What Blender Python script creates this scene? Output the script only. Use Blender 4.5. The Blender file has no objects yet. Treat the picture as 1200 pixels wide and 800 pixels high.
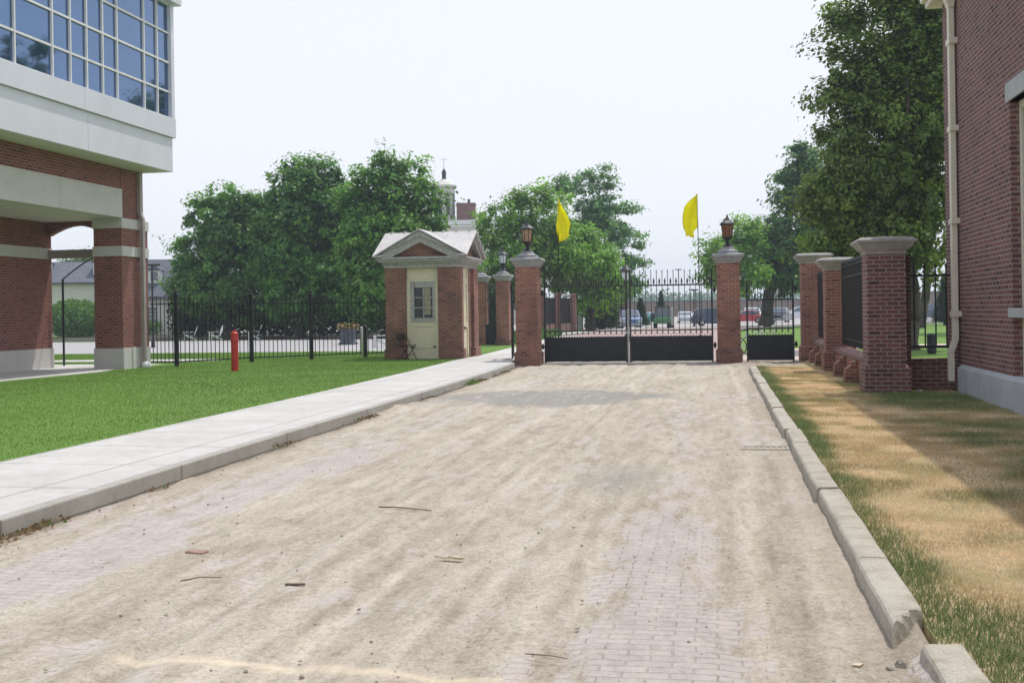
import bpy, bmesh, math, random
import numpy as np
from mathutils import Vector, noise

R = math.radians
sc = bpy.context.scene
col = sc.collection
random.seed(7)
H = 1.65
YAW = R(10.5)
ROLL = R(0.9)
F = 1300.0


def ray(px, py):
    """direction (per metre of depth) of a line of sight; used to take real positions off the survey of the place"""
    dx, dy = px - 600, py - 366
    u = (dx * math.cos(ROLL) - dy * math.sin(ROLL)) / F
    w = (-dx * math.sin(ROLL) - dy * math.cos(ROLL)) / F
    return u * math.cos(YAW) - math.sin(YAW), u * math.sin(YAW) + math.cos(YAW), w


def at(px, py, D):
    d = ray(px, py)
    return d[0] * D, d[1] * D, H + d[2] * D


# ------------------------------------------------------------------ materials
def new_mat(name):
    m = bpy.data.materials.new(name)
    m.use_nodes = True
    nt = m.node_tree
    for n in list(nt.nodes):
        nt.nodes.remove(n)
    out = nt.nodes.new('ShaderNodeOutputMaterial')
    b = nt.nodes.new('ShaderNodeBsdfPrincipled')
    nt.links.new(b.outputs[0], out.inputs[0])
    return m, nt, b, out


def N(nt, t, **kw):
    n = nt.nodes.new(t)
    for k, v in kw.items():
        if hasattr(n, k):
            setattr(n, k, v)
        else:
            n.inputs[k.replace('_', ' ')].default_value = v
    return n


def rgb(c):
    return (c[0], c[1], c[2], 1.0)


def mixc(nt, fac, a, b, mode='MIX'):
    n = nt.nodes.new('ShaderNodeMix')
    n.data_type = 'RGBA'
    n.blend_type = mode
    for sock, v in ((n.inputs[0], fac), (n.inputs[6], a), (n.inputs[7], b)):
        if isinstance(v, bpy.types.NodeSocket):
            nt.links.new(v, sock)
        elif isinstance(v, (int, float)):
            sock.default_value = v
        else:
            sock.default_value = rgb(v)
    return n.outputs[2]


def math_n(nt, op, a, b=None, c=None):
    n = nt.nodes.new('ShaderNodeMath')
    n.operation = op
    for i, v in enumerate((a, b, c)):
        if v is None:
            continue
        if isinstance(v, bpy.types.NodeSocket):
            nt.links.new(v, n.inputs[i])
        else:
            n.inputs[i].default_value = v
    return n.outputs[0]


def ramp(nt, fac, stops):
    n = nt.nodes.new('ShaderNodeValToRGB')
    cr = n.color_ramp
    while len(cr.elements) < len(stops):
        cr.elements.new(0.5)
    for e, (p, c) in zip(cr.elements, stops):
        e.position = p
        e.color = rgb(c) if len(c) == 3 else c
    nt.links.new(fac, n.inputs[0])
    return n.outputs[0]


def noise_n(nt, vec, scale, detail=4, rough=0.55, dist=0.0):
    n = nt.nodes.new('ShaderNodeTexNoise')
    n.inputs['Scale'].default_value = scale
    n.inputs['Detail'].default_value = detail
    n.inputs['Roughness'].default_value = rough
    n.inputs['Distortion'].default_value = dist
    if vec is not None:
        nt.links.new(vec, n.inputs['Vector'])
    return n.outputs[0]


def pos(nt):
    return nt.nodes.new('ShaderNodeNewGeometry').outputs['Position']


def objc(nt):
    return nt.nodes.new('ShaderNodeTexCoord').outputs['Object']


def bump(nt, b, h, dist=0.01, strength=0.6):
    n = nt.nodes.new('ShaderNodeBump')
    n.inputs['Distance'].default_value = dist
    n.inputs['Strength'].default_value = strength
    nt.links.new(h, n.inputs['Height'])
    nt.links.new(n.outputs[0], b.inputs['Normal'])


def plain(name, c, rough=0.6, metal=0.0, var=0.18, scale=3.0, bmp=0.0, spec=0.4, c2=None, big=0.0):
    m, nt, b, out = new_mat(name)
    v = objc(nt)
    n1 = noise_n(nt, v, scale, 5)
    lo = tuple(x * (1 - var) for x in c) if c2 is None else c
    hi = tuple(min(1, x * (1 + var)) for x in c) if c2 is None else c2
    o = ramp(nt, n1, [(0.3, lo), (0.7, hi)])
    if big:
        n2 = noise_n(nt, v, scale * 0.13, 3)
        o = mixc(nt, big, o, ramp(nt, n2, [(0.35, tuple(x * .6 for x in c)), (0.65, c)]))
    nt.links.new(o, b.inputs['Base Color'])
    b.inputs['Roughness'].default_value = rough
    b.inputs['Metallic'].default_value = metal
    b.inputs['Specular IOR Level'].default_value = spec
    if bmp:
        bump(nt, b, noise_n(nt, v, scale * 9, 4), bmp)
    return m


def brick(name, c1, c2, mortar, w=0.215, h=0.075, ms=0.011, stain=0.35, dark=0.5, seed=0.0):
    m, nt, b, out = new_mat(name)
    uv = N(nt, 'ShaderNodeUVMap').outputs[0]
    t = nt.nodes.new('ShaderNodeTexBrick')
    t.offset = 0.5
    nt.links.new(uv, t.inputs['Vector'])
    t.inputs['Color1'].default_value = rgb(c1)
    t.inputs['Color2'].default_value = rgb(c2)
    t.inputs['Mortar'].default_value = rgb(mortar)
    t.inputs['Scale'].default_value = 1.0
    t.inputs['Mortar Size'].default_value = ms
    t.inputs['Mortar Smooth'].default_value = 0.2
    t.inputs['Brick Width'].default_value = w
    t.inputs['Row Height'].default_value = h
    # second brick grid gives the odd burnt brick
    t2 = nt.nodes.new('ShaderNodeTexBrick')
    t2.offset = 0.5
    nt.links.new(uv, t2.inputs['Vector'])
    for k, v in (('Color1', (0, 0, 0)), ('Color2', (1, 1, 1)), ('Mortar', (0, 0, 0))):
        t2.inputs[k].default_value = rgb(v)
    for k, v in (('Scale', 1.0), ('Mortar Size', 0.0), ('Brick Width', w), ('Row Height', h), ('Bias', -0.1)):
        t2.inputs[k].default_value = v
    burnt = ramp(nt, t2.outputs[0], [(0.6, (0, 0, 0)), (0.85, (1, 1, 1))])
    o = mixc(nt, math_n(nt, 'MULTIPLY', burnt, dark), t.outputs[0], tuple(x * 0.45 for x in c2))
    o = mixc(nt, t.outputs[1], o, mortar)
    v = pos(nt)
    n1 = noise_n(nt, v, 1.1, 5)
    o = mixc(nt, stain, o, mixc(nt, 1.0, o, ramp(nt, n1, [(0.3, (.55, .55, .55)), (0.7, (1.35, 1.3, 1.25))]), 'MULTIPLY'))
    n2 = noise_n(nt, v, 45, 3)
    o = mixc(nt, 0.5, o, mixc(nt, 1.0, o, ramp(nt, n2, [(0.3, (.7, .7, .7)), (0.7, (1.3, 1.3, 1.3))]), 'MULTIPLY'))
    nt.links.new(o, b.inputs['Base Color'])
    b.inputs['Roughness'].default_value = 0.85
    b.inputs['Specular IOR Level'].default_value = 0.25
    hgt = math_n(nt, 'SUBTRACT', math_n(nt, 'MULTIPLY', n2, 0.3), t.outputs[1])
    bump(nt, b, hgt, 0.006, 0.8)
    return m


M = {}
M['brick_pillar'] = brick('brick_pillar', (.32, .128, .09), (.23, .09, .068), (.30, .26, .225), ms=.009, stain=.7)
M['brick_base'] = brick('brick_base', (.26, .11, .08), (.18, .08, .065), (.24, .21, .19), ms=.009, stain=.8, dark=.6)
M['brick_new'] = brick('brick_new', (.28, .088, .068), (.20, .063, .053), (.26, .215, .19), h=.080, ms=.011, stain=.2, dark=.35)
M['brick_old'] = brick('brick_old', (.215, .09, .078), (.15, .07, .072), (.29, .255, .24), stain=.3, dark=.6)
M['brick_kiosk'] = brick('brick_kiosk', (.32, .125, .085), (.22, .088, .068), (.30, .26, .225), stain=.75)
M['brick_far'] = brick('brick_far', (.30, .12, .10), (.22, .09, .08), (.3, .26, .24))
M['stone'] = plain('stone', (.48, .46, .42), .8, var=.2, scale=4, bmp=.004, big=.4)
M['capstone'] = plain('capstone', (.34, .34, .345), .8, var=.45, scale=7, bmp=.006, big=.6)
M['capstone_fence'] = plain('capstone_fence', (.34, .33, .31), .85, var=.3, scale=6, bmp=.006, big=.6)
M['limestone'] = plain('limestone', (.56, .54, .52), .75, var=.06, scale=2, bmp=.002)
M['plinth'] = plain('plinth', (.42, .44, .46), .85, var=.12, scale=3, bmp=.004, big=.3)
M['panel_white'] = plain('panel_white', (.66, .68, .73), .55, var=.05, scale=1.2, big=.12)
M['soffit'] = plain('soffit', (.60, .58, .55), .7, var=.05, scale=1)
M['iron'] = plain('iron', (.018, .019, .024), .45, var=.3, scale=8, spec=.5)
M['iron_bluish'] = plain('iron_bluish', (.010, .011, .016), .6, var=.3, scale=3, spec=.5)
M['cream'] = plain('cream', (.72, .66, .48), .6, var=.08, scale=5, big=.15)
M['cream_white'] = plain('cream_white', (.66, .62, .52), .5, var=.06, scale=4)
M['old_wood'] = plain('old_wood', (.34, .34, .33), .85, var=.35, scale=9, bmp=.004, c2=(.58, .56, .52), big=.3)
M['roof_metal'] = plain('roof_metal', (.57, .55, .54), .6, var=.15, scale=2.5, big=.3)
M['slate'] = plain('slate', (.10, .11, .14), .7, var=.25, scale=3, bmp=.01)
M['white_paint'] = plain('white_paint', (.72, .72, .72), .5, var=.05)
M['pale_wall'] = plain('pale_wall', (.62, .61, .55), .8, var=.08, scale=.6)
M['red_paint'] = plain('red_paint', (.52, .035, .03), .4, var=.15, scale=5, spec=.5)
M['dark_wood'] = plain('dark_wood', (.035, .022, .018), .5, var=.3, scale=8)
M['bark'] = plain('bark', (.075, .06, .045), .9, var=.35, scale=5, bmp=.03)
M['rubber'] = plain('rubber', (.02, .02, .02), .85, var=.2)
M['silver'] = plain('silver', (.55, .56, .57), .35, metal=.8, var=.1)
M['galv'] = plain('galv', (.55, .56, .58), .5, metal=.2, var=.1)
M['flower_tan'] = plain('flower_tan', (.62, .45, .28), .8, var=.3, scale=9)
M['utility_grey'] = plain('utility_grey', (.38, .43, .42), .6, var=.1)
M['orange_glass'] = plain('orange_glass', (.20, .068, .022), .3, var=.15, scale=9, spec=.6)
M['peach_glass'] = plain('peach_glass', (.40, .24, .155), .3, var=.12, scale=9, spec=.6)
M['frost_glass'] = plain('frost_glass', (.62, .68, .72), .25, var=.1, spec=.6)
M['downspout'] = plain('downspout', (.34, .29, .28), .45, var=.08, scale=2)
M['twig'] = plain('twig', (.13, .09, .065), .9, var=.3, scale=12)
M['splinter'] = plain('splinter', (.62, .52, .38), .8, var=.15, scale=20)
M['brick_dusty'] = plain('brick_dusty', (.34, .22, .19), .9, var=.3, scale=14, bmp=.004)
M['tree_shade_brown'] = plain('tree_shade_brown', (.05, .045, .03), .95, var=.4, scale=2, bmp=.02)
M['grate_bar'] = plain('grate_bar', (.36, .325, .275), .85, var=.25, scale=14)
M['grate_pit'] = plain('grate_pit', (.045, .04, .035), .95, var=.3)
M['stone_chip'] = plain('stone_chip', (.34, .30, .25), .9, var=.4, scale=12)
M['dark_glass_car'] = plain('dark_glass_car', (.09, .12, .16), .06, var=.1, spec=.9)
M['lens_white'] = plain('lens_white', (.75, .75, .72), .15, var=.05, spec=.8)
M['lens_red'] = plain('lens_red', (.4, .01, .01), .2, var=.05, spec=.8)


def glass_mat(name, c, rough=0.03, metal=0.85):
    m, nt, b, out = new_mat(name)
    n = noise_n(nt, objc(nt), 0.25, 2)
    nt.links.new(ramp(nt, n, [(0.3, tuple(x * .9 for x in c)), (0.7, c)]), b.inputs['Base Color'])
    b.inputs['Metallic'].default_value = metal
    b.inputs['Roughness'].default_value = rough
    bump(nt, b, noise_n(nt, objc(nt), 0.7, 1), 0.004, 0.3)
    return m


M['curtain_glass'] = glass_mat('curtain_glass', (.15, .235, .40), .03, .85)
M['blind_cloth'] = plain('blind_cloth', (.36, .34, .24), .9)
M['booth_glass'] = plain('booth_glass', (.045, .045, .05), .12, var=.3, scale=1.5, spec=.35)
M['window_glass'] = plain('window_glass', (.10, .11, .12), .08, var=.3, scale=1.5, spec=.9)


def car_paint(name, c):
    m, nt, b, out = new_mat(name)
    n = noise_n(nt, objc(nt), 2, 2)
    nt.links.new(ramp(nt, n, [(0.3, tuple(x * .93 for x in c)), (0.7, c)]), b.inputs['Base Color'])
    b.inputs['Roughness'].default_value = .28
    b.inputs['Coat Weight'].default_value = .8
    b.inputs['Coat Roughness'].default_value = .05
    return m


def leaf_mat(name, tint=(1, 1, 1), trans=0.35, tcol=(1.25, 1.35, .6)):
    """colour comes from each leaf's own colour attribute"""
    m, nt, b, out = new_mat(name)
    a = N(nt, 'ShaderNodeAttribute', attribute_name='leaf_col').outputs['Color']
    c = mixc(nt, 1.0, a, tint, 'MULTIPLY')
    nt.links.new(c, b.inputs['Base Color'])
    b.inputs['Roughness'].default_value = .5
    b.inputs['Specular IOR Level'].default_value = .35
    t = nt.nodes.new('ShaderNodeBsdfTranslucent')
    nt.links.new(mixc(nt, 1.0, c, tcol, 'MULTIPLY'), t.inputs[0])
    mx = nt.nodes.new('ShaderNodeMixShader')
    mx.inputs[0].default_value = trans
    nt.links.new(b.outputs[0], mx.inputs[1])
    nt.links.new(t.outputs[0], mx.inputs[2])
    nt.links.new(mx.outputs[0], out.inputs[0])
    return m


M['leaf'] = leaf_mat('leaf', (1.72, 1.68, 1.3), .36)
M['grass_blade'] = leaf_mat('grass_blade', trans=.3, tcol=(1.08, 1.08, .85))


def cloth_mat(name, c):
    m, nt, b, out = new_mat(name)
    n = noise_n(nt, objc(nt), 4, 2)
    o = ramp(nt, n, [(0.3, tuple(x * .9 for x in c)), (0.7, c)])
    nt.links.new(o, b.inputs['Base Color'])
    b.inputs['Roughness'].default_value = .7
    t = nt.nodes.new('ShaderNodeBsdfTranslucent')
    nt.links.new(o, t.inputs[0])
    mx = nt.nodes.new('ShaderNodeMixShader')
    mx.inputs[0].default_value = .62
    nt.links.new(b.outputs[0], mx.inputs[1])
    nt.links.new(t.outputs[0], mx.inputs[2])
    nt.links.new(mx.outputs[0], out.inputs[0])
    return m


M['flag_yellow'] = cloth_mat('flag_yellow', (.96, .93, .03))


def ground_grass(name, a, b_, dry, dry_amt, scale=1.0):
    m, nt, b, out = new_mat(name)
    v = pos(nt)
    n1 = noise_n(nt, v, 0.35 * scale, 4)
    n2 = noise_n(nt, v, 14 * scale, 5, .7)
    n3 = noise_n(nt, v, 1.3 * scale, 5, .6)
    o = ramp(nt, n2, [(0.3, a), (0.7, b_)])
    o = mixc(nt, math_n(nt, 'MULTIPLY', ramp(nt, n3, [(0.42, (0, 0, 0)), (0.62, (1, 1, 1))]), dry_amt), o, dry)
    o = mixc(nt, .5, o, mixc(nt, 1.0, o, ramp(nt, n1, [(0.3, (.75, .8, .7)), (0.7, (1.2, 1.15, 1.1))]), 'MULTIPLY'))
    nt.links.new(o, b.inputs['Base Color'])
    b.inputs['Roughness'].default_value = .9
    b.inputs['Specular IOR Level'].default_value = .15
    bump(nt, b, n2, .03, .6)
    return m


M['ground_far'] = ground_grass('ground_far', (.10, .19, .035), (.17, .30, .07), (.2, .2, .08), .15, .5)
M['lawn'] = ground_grass('lawn', (.105, .20, .04), (.13, .24, .048), (.15, .22, .06), .4)
M['soil_verge'] = ground_grass('soil_verge', (.30, .23, .15), (.56, .43, .27), (.19, .22, .10), .5)


def concrete(name, c, joint=1.5, jc=.55, stainy=.35, mort=.012, gritty=.4):
    m, nt, b, out = new_mat(name)
    uv = N(nt, 'ShaderNodeUVMap').outputs[0]
    t = nt.nodes.new('ShaderNodeTexBrick')
    t.offset = 0.0
    nt.links.new(uv, t.inputs['Vector'])
    t.inputs['Color1'].default_value = rgb(c)
    t.inputs['Color2'].default_value = rgb(tuple(x * .95 for x in c))
    t.inputs['Mortar'].default_value = rgb(tuple(x * jc for x in c))
    for k, v in (('Scale', 1.0), ('Mortar Size', mort), ('Brick Width', joint), ('Row Height', joint), ('Mortar Smooth', .3)):
        t.inputs[k].default_value = v
    v = pos(nt)
    n1 = noise_n(nt, v, 0.9, 5)
    n2 = noise_n(nt, v, 90, 3)
    o = mixc(nt, stainy, t.outputs[0], mixc(nt, 1.0, t.outputs[0], ramp(nt, n1, [(0.3, (.84, .83, .80)), (0.7, (1.08, 1.08, 1.08))]), 'MULTIPLY'))
    n3 = noise_n(nt, v, 5.5, 6, .7)
    o = mixc(nt, min(1, .1 + gritty), o, mixc(nt, 1.0, o, ramp(nt, n3, [(0.30, (.74, .71, .66)), (0.52, (1, 1, 1)), (.75, (1.08, 1.08, 1.08))]), 'MULTIPLY'))
    o = mixc(nt, gritty, o, mixc(nt, 1.0, o, ramp(nt, n2, [(0.3, (.75, .75, .75)), (0.7, (1.2, 1.2, 1.2))]), 'MULTIPLY'))
    nt.links.new(o, b.inputs['Base Color'])
    b.inputs['Roughness'].default_value = .85
    b.inputs['Specular IOR Level'].default_value = .25
    bump(nt, b, n2, .002, .4)
    return m


M['sidewalk'] = concrete('sidewalk', (.57, .56, .545), stainy=.7, mort=.016)
M['kerb'] = concrete('kerb', (.46, .43, .37), joint=60, stainy=1.0, gritty=.9)
M['kerb_face'] = concrete('kerb_face', (.42, .41, .38), joint=60, stainy=.9)
M['lane'] = concrete('lane', (.40, .39, .40), joint=5)
M['lot'] = concrete('lot', (.42, .40, .40), joint=7)
M['path'] = concrete('path', (.58, .50, .44), joint=1.5)


def paver(name, c1, c2, mortar, w=.20, h=.092):
    m, nt, b, out = new_mat(name)
    uv = N(nt, 'ShaderNodeUVMap').outputs[0]
    t = nt.nodes.new('ShaderNodeTexBrick')
    nt.links.new(uv, t.inputs['Vector'])
    t.inputs['Color1'].default_value = rgb(c1)
    t.inputs['Color2'].default_value = rgb(c2)
    t.inputs['Mortar'].default_value = rgb(mortar)
    for k, v in (('Scale', 1.0), ('Mortar Size', .007), ('Brick Width', w), ('Row Height', h), ('Mortar Smooth', .4)):
        t.inputs[k].default_value = v
    n1 = noise_n(nt, pos(nt), .5, 4)
    o = mixc(nt, 1.0, t.outputs[0], ramp(nt, n1, [(0.3, (.8, .8, .8)), (0.7, (1.15, 1.15, 1.15))]), 'MULTIPLY')
    nt.links.new(o, b.inputs['Base Color'])
    b.inputs['Roughness'].default_value = .85
    return m


M['drive_brick'] = paver('drive_brick', (.46, .33, .30), (.36, .26, .25), (.30, .25, .22))


def dirt_road():
    m, nt, b, out = new_mat('dirt_road')
    v = pos(nt)
    att = N(nt, 'ShaderNodeAttribute', attribute_name='road_mask')
    sep = nt.nodes.new('ShaderNodeSeparateColor')
    nt.links.new(att.outputs['Color'], sep.inputs[0])
    # wheel-drawn streaks: noise stretched along the road, skewed a little
    mp = nt.nodes.new('ShaderNodeMapping')
    mp.inputs['Scale'].default_value = (3.2, .22, 1)
    mp.inputs['Rotation'].default_value = (0, 0, R(-5))
    nt.links.new(v, mp.inputs[0])
    streak = noise_n(nt, mp.outputs[0], 1.0, 7, .62, .4)
    mp2 = nt.nodes.new('ShaderNodeMapping')
    mp2.inputs['Scale'].default_value = (9, .9, 1)
    mp2.inputs['Rotation'].default_value = (0, 0, R(-7))
    nt.links.new(v, mp2.inputs[0])
    streak2 = noise_n(nt, mp2.outputs[0], 1.0, 6, .6, .2)
    mp3 = nt.nodes.new('ShaderNodeMapping')
    mp3.inputs['Scale'].default_value = (1, .30, 1)
    mp3.inputs['Rotation'].default_value = (0, 0, R(-5))
    nt.links.new(v, mp3.inputs[0])
    big = noise_n(nt, mp3.outputs[0], 1.1, 6, .6)
    mid = noise_n(nt, mp3.outputs[0], 6.5, 6, .65)
    grit = noise_n(nt, v, 48, 6, .8)
    pebble = nt.nodes.new('ShaderNodeTexVoronoi')
    pebble.inputs['Scale'].default_value = 26
    nt.links.new(v, pebble.inputs['Vector'])
    o = ramp(nt, streak, [(0.34, (.37, .325, .262)), (0.50, (.44, .397, .33)), (0.64, (.51, .466, .397))])
    o = mixc(nt, .5, o, ramp(nt, streak2, [(0.32, (.375, .33, .27)), (0.50, (.45, .405, .34)), (0.68, (.51, .465, .40))]))
    fine = noise_n(nt, v, 17, 6, .75)
    o = mixc(nt, .9, o, mixc(nt, 1.0, o, ramp(nt, fine, [(0.30, (.66, .64, .61)), (0.47, (1, 1, 1)), (0.70, (1.22, 1.22, 1.21))]), 'MULTIPLY'))
    o = mixc(nt, .8, o, mixc(nt, 1.0, o, ramp(nt, big, [(0.3, (.80, .78, .74)), (0.7, (1.14, 1.13, 1.12))]), 'MULTIPLY'))
    o = mixc(nt, .85, o, mixc(nt, 1.0, o, ramp(nt, mid, [(0.28, (.72, .70, .66)), (0.5, (1, 1, 1)), (0.75, (1.16, 1.15, 1.13))]), 'MULTIPLY'))
    o = mixc(nt, .75, o, mixc(nt, 1.0, o, ramp(nt, grit, [(0.28, (.42, .40, .37)), (0.48, (1, 1, 1)), (0.72, (1.45, 1.45, 1.45))]), 'MULTIPLY'))
    ta = nt.nodes.new('ShaderNodeSeparateColor')
    nt.links.new(N(nt, 'ShaderNodeAttribute', attribute_name='wheel_tracks').outputs['Color'], ta.inputs[0])
    o = mixc(nt, 1.0, o, ramp(nt, ta.outputs[0], [(0.05, (.74, .725, .70)), (0.5, (1, 1, 1)), (0.95, (1.20, 1.20, 1.20))]), 'MULTIPLY')
    # little dark stones
    pn = noise_n(nt, v, 9, 3)
    pm = math_n(nt, 'MULTIPLY', ramp(nt, pebble.outputs['Distance'], [(0.10, (1, 1, 1)), (0.2, (0, 0, 0))]), ramp(nt, pn, [(0.54, (0, 0, 0)), (0.62, (1, 1, 1))]))
    o = mixc(nt, math_n(nt, 'MULTIPLY', pm, .6), o, (.17, .14, .115))
    # damp / bitumen-grey patches
    dm = math_n(nt, 'MULTIPLY', sep.outputs[1], ramp(nt, mid, [(0.30, (.25, .25, .25)), (0.5, (1, 1, 1))]))
    o = mixc(nt, math_n(nt, 'MULTIPLY', dm, .85), o, mixc(nt, fine, (.17, .17, .155), (.36, .355, .33)))
    # brown litter-rich soil at the foot of the kerbs
    lm = ramp(nt, math_n(nt, 'ADD', att.outputs['Alpha'], math_n(nt, 'MULTIPLY', math_n(nt, 'SUBTRACT', mid, .5), 1.4)), [(0.25, (0, 0, 0)), (0.75, (1, 1, 1))])
    o = mixc(nt, math_n(nt, 'MULTIPLY', lm, .62), o, mixc(nt, grit, (.20, .15, .105), (.36, .29, .22)))
    # spilt pale sand line
    o = mixc(nt, math_n(nt, 'MULTIPLY', sep.outputs[2], .40), o, (.88, .74, .54))
    # exposed paving bricks
    uv = N(nt, 'ShaderNodeUVMap').outputs[0]
    t = nt.nodes.new('ShaderNodeTexBrick')
    dn = nt.nodes.new('ShaderNodeVectorMath')
    dn.operation = 'MULTIPLY_ADD'
    nz = nt.nodes.new('ShaderNodeTexNoise')
    nz.inputs['Scale'].default_value = 2.2
    nt.links.new(v, nz.inputs['Vector'])
    nt.links.new(nz.outputs['Color'], dn.inputs[0])
    dn.inputs[1].default_value = (.05, .035, 0)
    nt.links.new(uv, dn.inputs[2])
    nt.links.new(dn.outputs[0], t.inputs['Vector'])
    t.inputs['Color1'].default_value = rgb((.53, .475, .455))
    t.inputs['Color2'].default_value = rgb((.485, .43, .415))
    t.inputs['Mortar'].default_value = rgb((.455, .41, .375))
    for k, val in (('Scale', 1.0), ('Mortar Size', .006), ('Brick Width', .215), ('Row Height', .085), ('Mortar Smooth', .5)):
        t.inputs[k].default_value = val
    bc = mixc(nt, .8, t.outputs[0], mixc(nt, 1.0, t.outputs[0], ramp(nt, mid, [(0.3, (.86, .86, .86)), (0.7, (1.14, 1.12, 1.1))]), 'MULTIPLY'))
    bm = math_n(nt, 'ADD', sep.outputs[0], math_n(nt, 'MULTIPLY', math_n(nt, 'SUBTRACT', mid, .5), 1.9))
    bm = math_n(nt, 'ADD', bm, math_n(nt, 'MULTIPLY', math_n(nt, 'SUBTRACT', grit, .5), .5))
    bm = math_n(nt, 'SUBTRACT', bm, math_n(nt, 'MULTIPLY', t.outputs[1], .14))
    bm = ramp(nt, bm, [(0.44, (0, 0, 0)), (0.58, (1, 1, 1))])
    bmf = math_n(nt, 'MULTIPLY', bm, .74)
    bc = mixc(nt, .7, bc, mixc(nt, 1.0, bc, ramp(nt, fine, [(0.33, (.80, .78, .74)), (0.5, (1, 1, 1)), (0.7, (1.12, 1.12, 1.12))]), 'MULTIPLY'))
    o = mixc(nt, bmf, o, bc)
    o = mixc(nt, 1.0, o, (.96, .965, .985), 'MULTIPLY')
    nt.links.new(o, b.inputs['Base Color'])
    b.inputs['Roughness'].default_value = .95
    b.inputs['Specular IOR Level'].default_value = .12
    hh = math_n(nt, 'ADD', math_n(nt, 'MULTIPLY', grit, .5), math_n(nt, 'MULTIPLY', mid, 1.6))
    hh = math_n(nt, 'ADD', hh, math_n(nt, 'MULTIPLY', streak2, 1.4))
    hh = math_n(nt, 'SUBTRACT', hh, math_n(nt, 'MULTIPLY', math_n(nt, 'MULTIPLY', t.outputs[1], bm), .6))
    bump(nt, b, hh, .014, .8)
    return m


M['dirt_road'] = dirt_road()


# ------------------------------------------------------------------ mesh helpers
class MB:
    def __init__(self):
        self.V, self.F = [], []

    def add(self, vs, fs):
        k = len(self.V)
        self.V += [tuple(v) for v in vs]
        self.F += [tuple(i + k for i in f) for f in fs]
        return self

    def box(self, x0, x1, y0, y1, z0, z1):
        return self.add([(x0, y0, z0), (x1, y0, z0), (x1, y1, z0), (x0, y1, z0), (x0, y0, z1), (x1, y0, z1), (x1, y1, z1), (x0, y1, z1)],
                        [(0, 3, 2, 1), (4, 5, 6, 7), (0, 1, 5, 4), (1, 2, 6, 5), (2, 3, 7, 6), (3, 0, 4, 7)])

    def extr(self, pts, vec):
        n = len(pts)
        v = Vector(vec)
        vs = [Vector(p) for p in pts]
        return self.add([tuple(p) for p in vs] + [tuple(p + v) for p in vs],
                        [tuple(range(n - 1, -1, -1)), tuple(range(n, 2 * n))] + [(i, (i + 1) % n, n + (i + 1) % n, n + i) for i in range(n)])

    def slab(self, pts, z0, z1):
        return self.extr([(x, y, z0) for x, y in pts], (0, 0, z1 - z0))

    def tube(self, p, q, r0, r1=None, n=8):
        r1 = r0 if r1 is None else r1
        p, q = Vector(p), Vector(q)
        d = (q - p).normalized()
        a = d.orthogonal().normalized()
        b = d.cross(a)
        vs = []
        for c, r in ((p, r0), (q, r1)):
            for i in range(n):
                t = 2 * math.pi * i / n
                vs.append(c + a * math.cos(t) * r + b * math.sin(t) * r)
        return self.add(vs, [tuple(range(n - 1, -1, -1)), tuple(range(n, 2 * n))] + [(i, (i + 1) % n, n + (i + 1) % n, n + i) for i in range(n)])

    def path(self, pts, r, n=6):
        for i in range(len(pts) - 1):
            self.tube(pts[i], pts[i + 1], r, r, n)
        return self

    def lathe(self, prof, cx=0, cy=0, n=16, phase=0.0, z0=0):
        vs, fs = [], []
        m = len(prof)
        for r, z in prof:
            for i in range(n):
                t = phase + 2 * math.pi * i / n
                vs.append((cx + r * math.cos(t), cy + r * math.sin(t), z0 + z))
        for j in range(m - 1):
            for i in range(n):
                k = (i + 1) % n
                fs.append((j * n + i, j * n + k, (j + 1) * n + k, (j + 1) * n + i))
        fs.append(tuple(range(n - 1, -1, -1)))
        fs.append(tuple((m - 1) * n + i for i in range(n)))
        return self.add(vs, fs)

    def sq(self, prof, cx=0, cy=0, z0=0, ratio=1.0):
        """square-plan stack: (half width, z)"""
        vs, fs = [], []
        for r, z in prof:
            vs += [(cx - r, cy - r * ratio, z0 + z), (cx + r, cy - r * ratio, z0 + z), (cx + r, cy + r * ratio, z0 + z), (cx - r, cy + r * ratio, z0 + z)]
        m = len(prof)
        for j in range(m - 1):
            for i in range(4):
                k = (i + 1) % 4
                fs.append((j * 4 + i, j * 4 + k, (j + 1) * 4 + k, (j + 1) * 4 + i))
        fs += [(3, 2, 1, 0), tuple((m - 1) * 4 + i for i in range(4))]
        return self.add(vs, fs)

    def build(self, name, mat, parent=None, bevel=0.0, smooth=False, recalc=True, weld=False, loc=None, rz=None):
        me = bpy.data.meshes.new(name)
        me.from_pydata(self.V, [], self.F)
        if recalc or weld:
            bm = bmesh.new()
            bm.from_mesh(me)
            if weld:
                bmesh.ops.remove_doubles(bm, verts=bm.verts, dist=1e-5)
            bmesh.ops.recalc_face_normals(bm, faces=bm.faces)
            bm.to_mesh(me)
            bm.free()
        me.update()
        uvl = me.uv_layers.new(name='UVMap')
        for p in me.polygons:
            n = p.normal
            ax, ay, az = abs(n.x), abs(n.y), abs(n.z)
            for li in p.loop_indices:
                c = me.vertices[me.loops[li].vertex_index].co
                if az > .72 and az >= ax and az >= ay:
                    uvl.data[li].uv = (c.x, c.y)
                elif ax > ay:
                    uvl.data[li].uv = (c.y, c.z)
                else:
                    uvl.data[li].uv = (c.x, c.z)
        if smooth:
            me.polygons.foreach_set('use_smooth', [True] * len(me.polygons))
        mats = mat if isinstance(mat, list) else [mat]
        for mm in mats:
            me.materials.append(M[mm] if isinstance(mm, str) else mm)
        o = bpy.data.objects.new(name, me)
        col.objects.link(o)
        if parent is not None:
            o.parent = parent
        if loc is not None:
            o.location = loc
        if rz is not None:
            o.rotation_euler = (0, 0, rz)
        if bevel:
            md = o.modifiers.new('bevel', 'BEVEL')
            md.width = bevel
            md.segments = 2
            md.limit_method = 'ANGLE'
            md.angle_limit = R(40)
        return o


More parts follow.
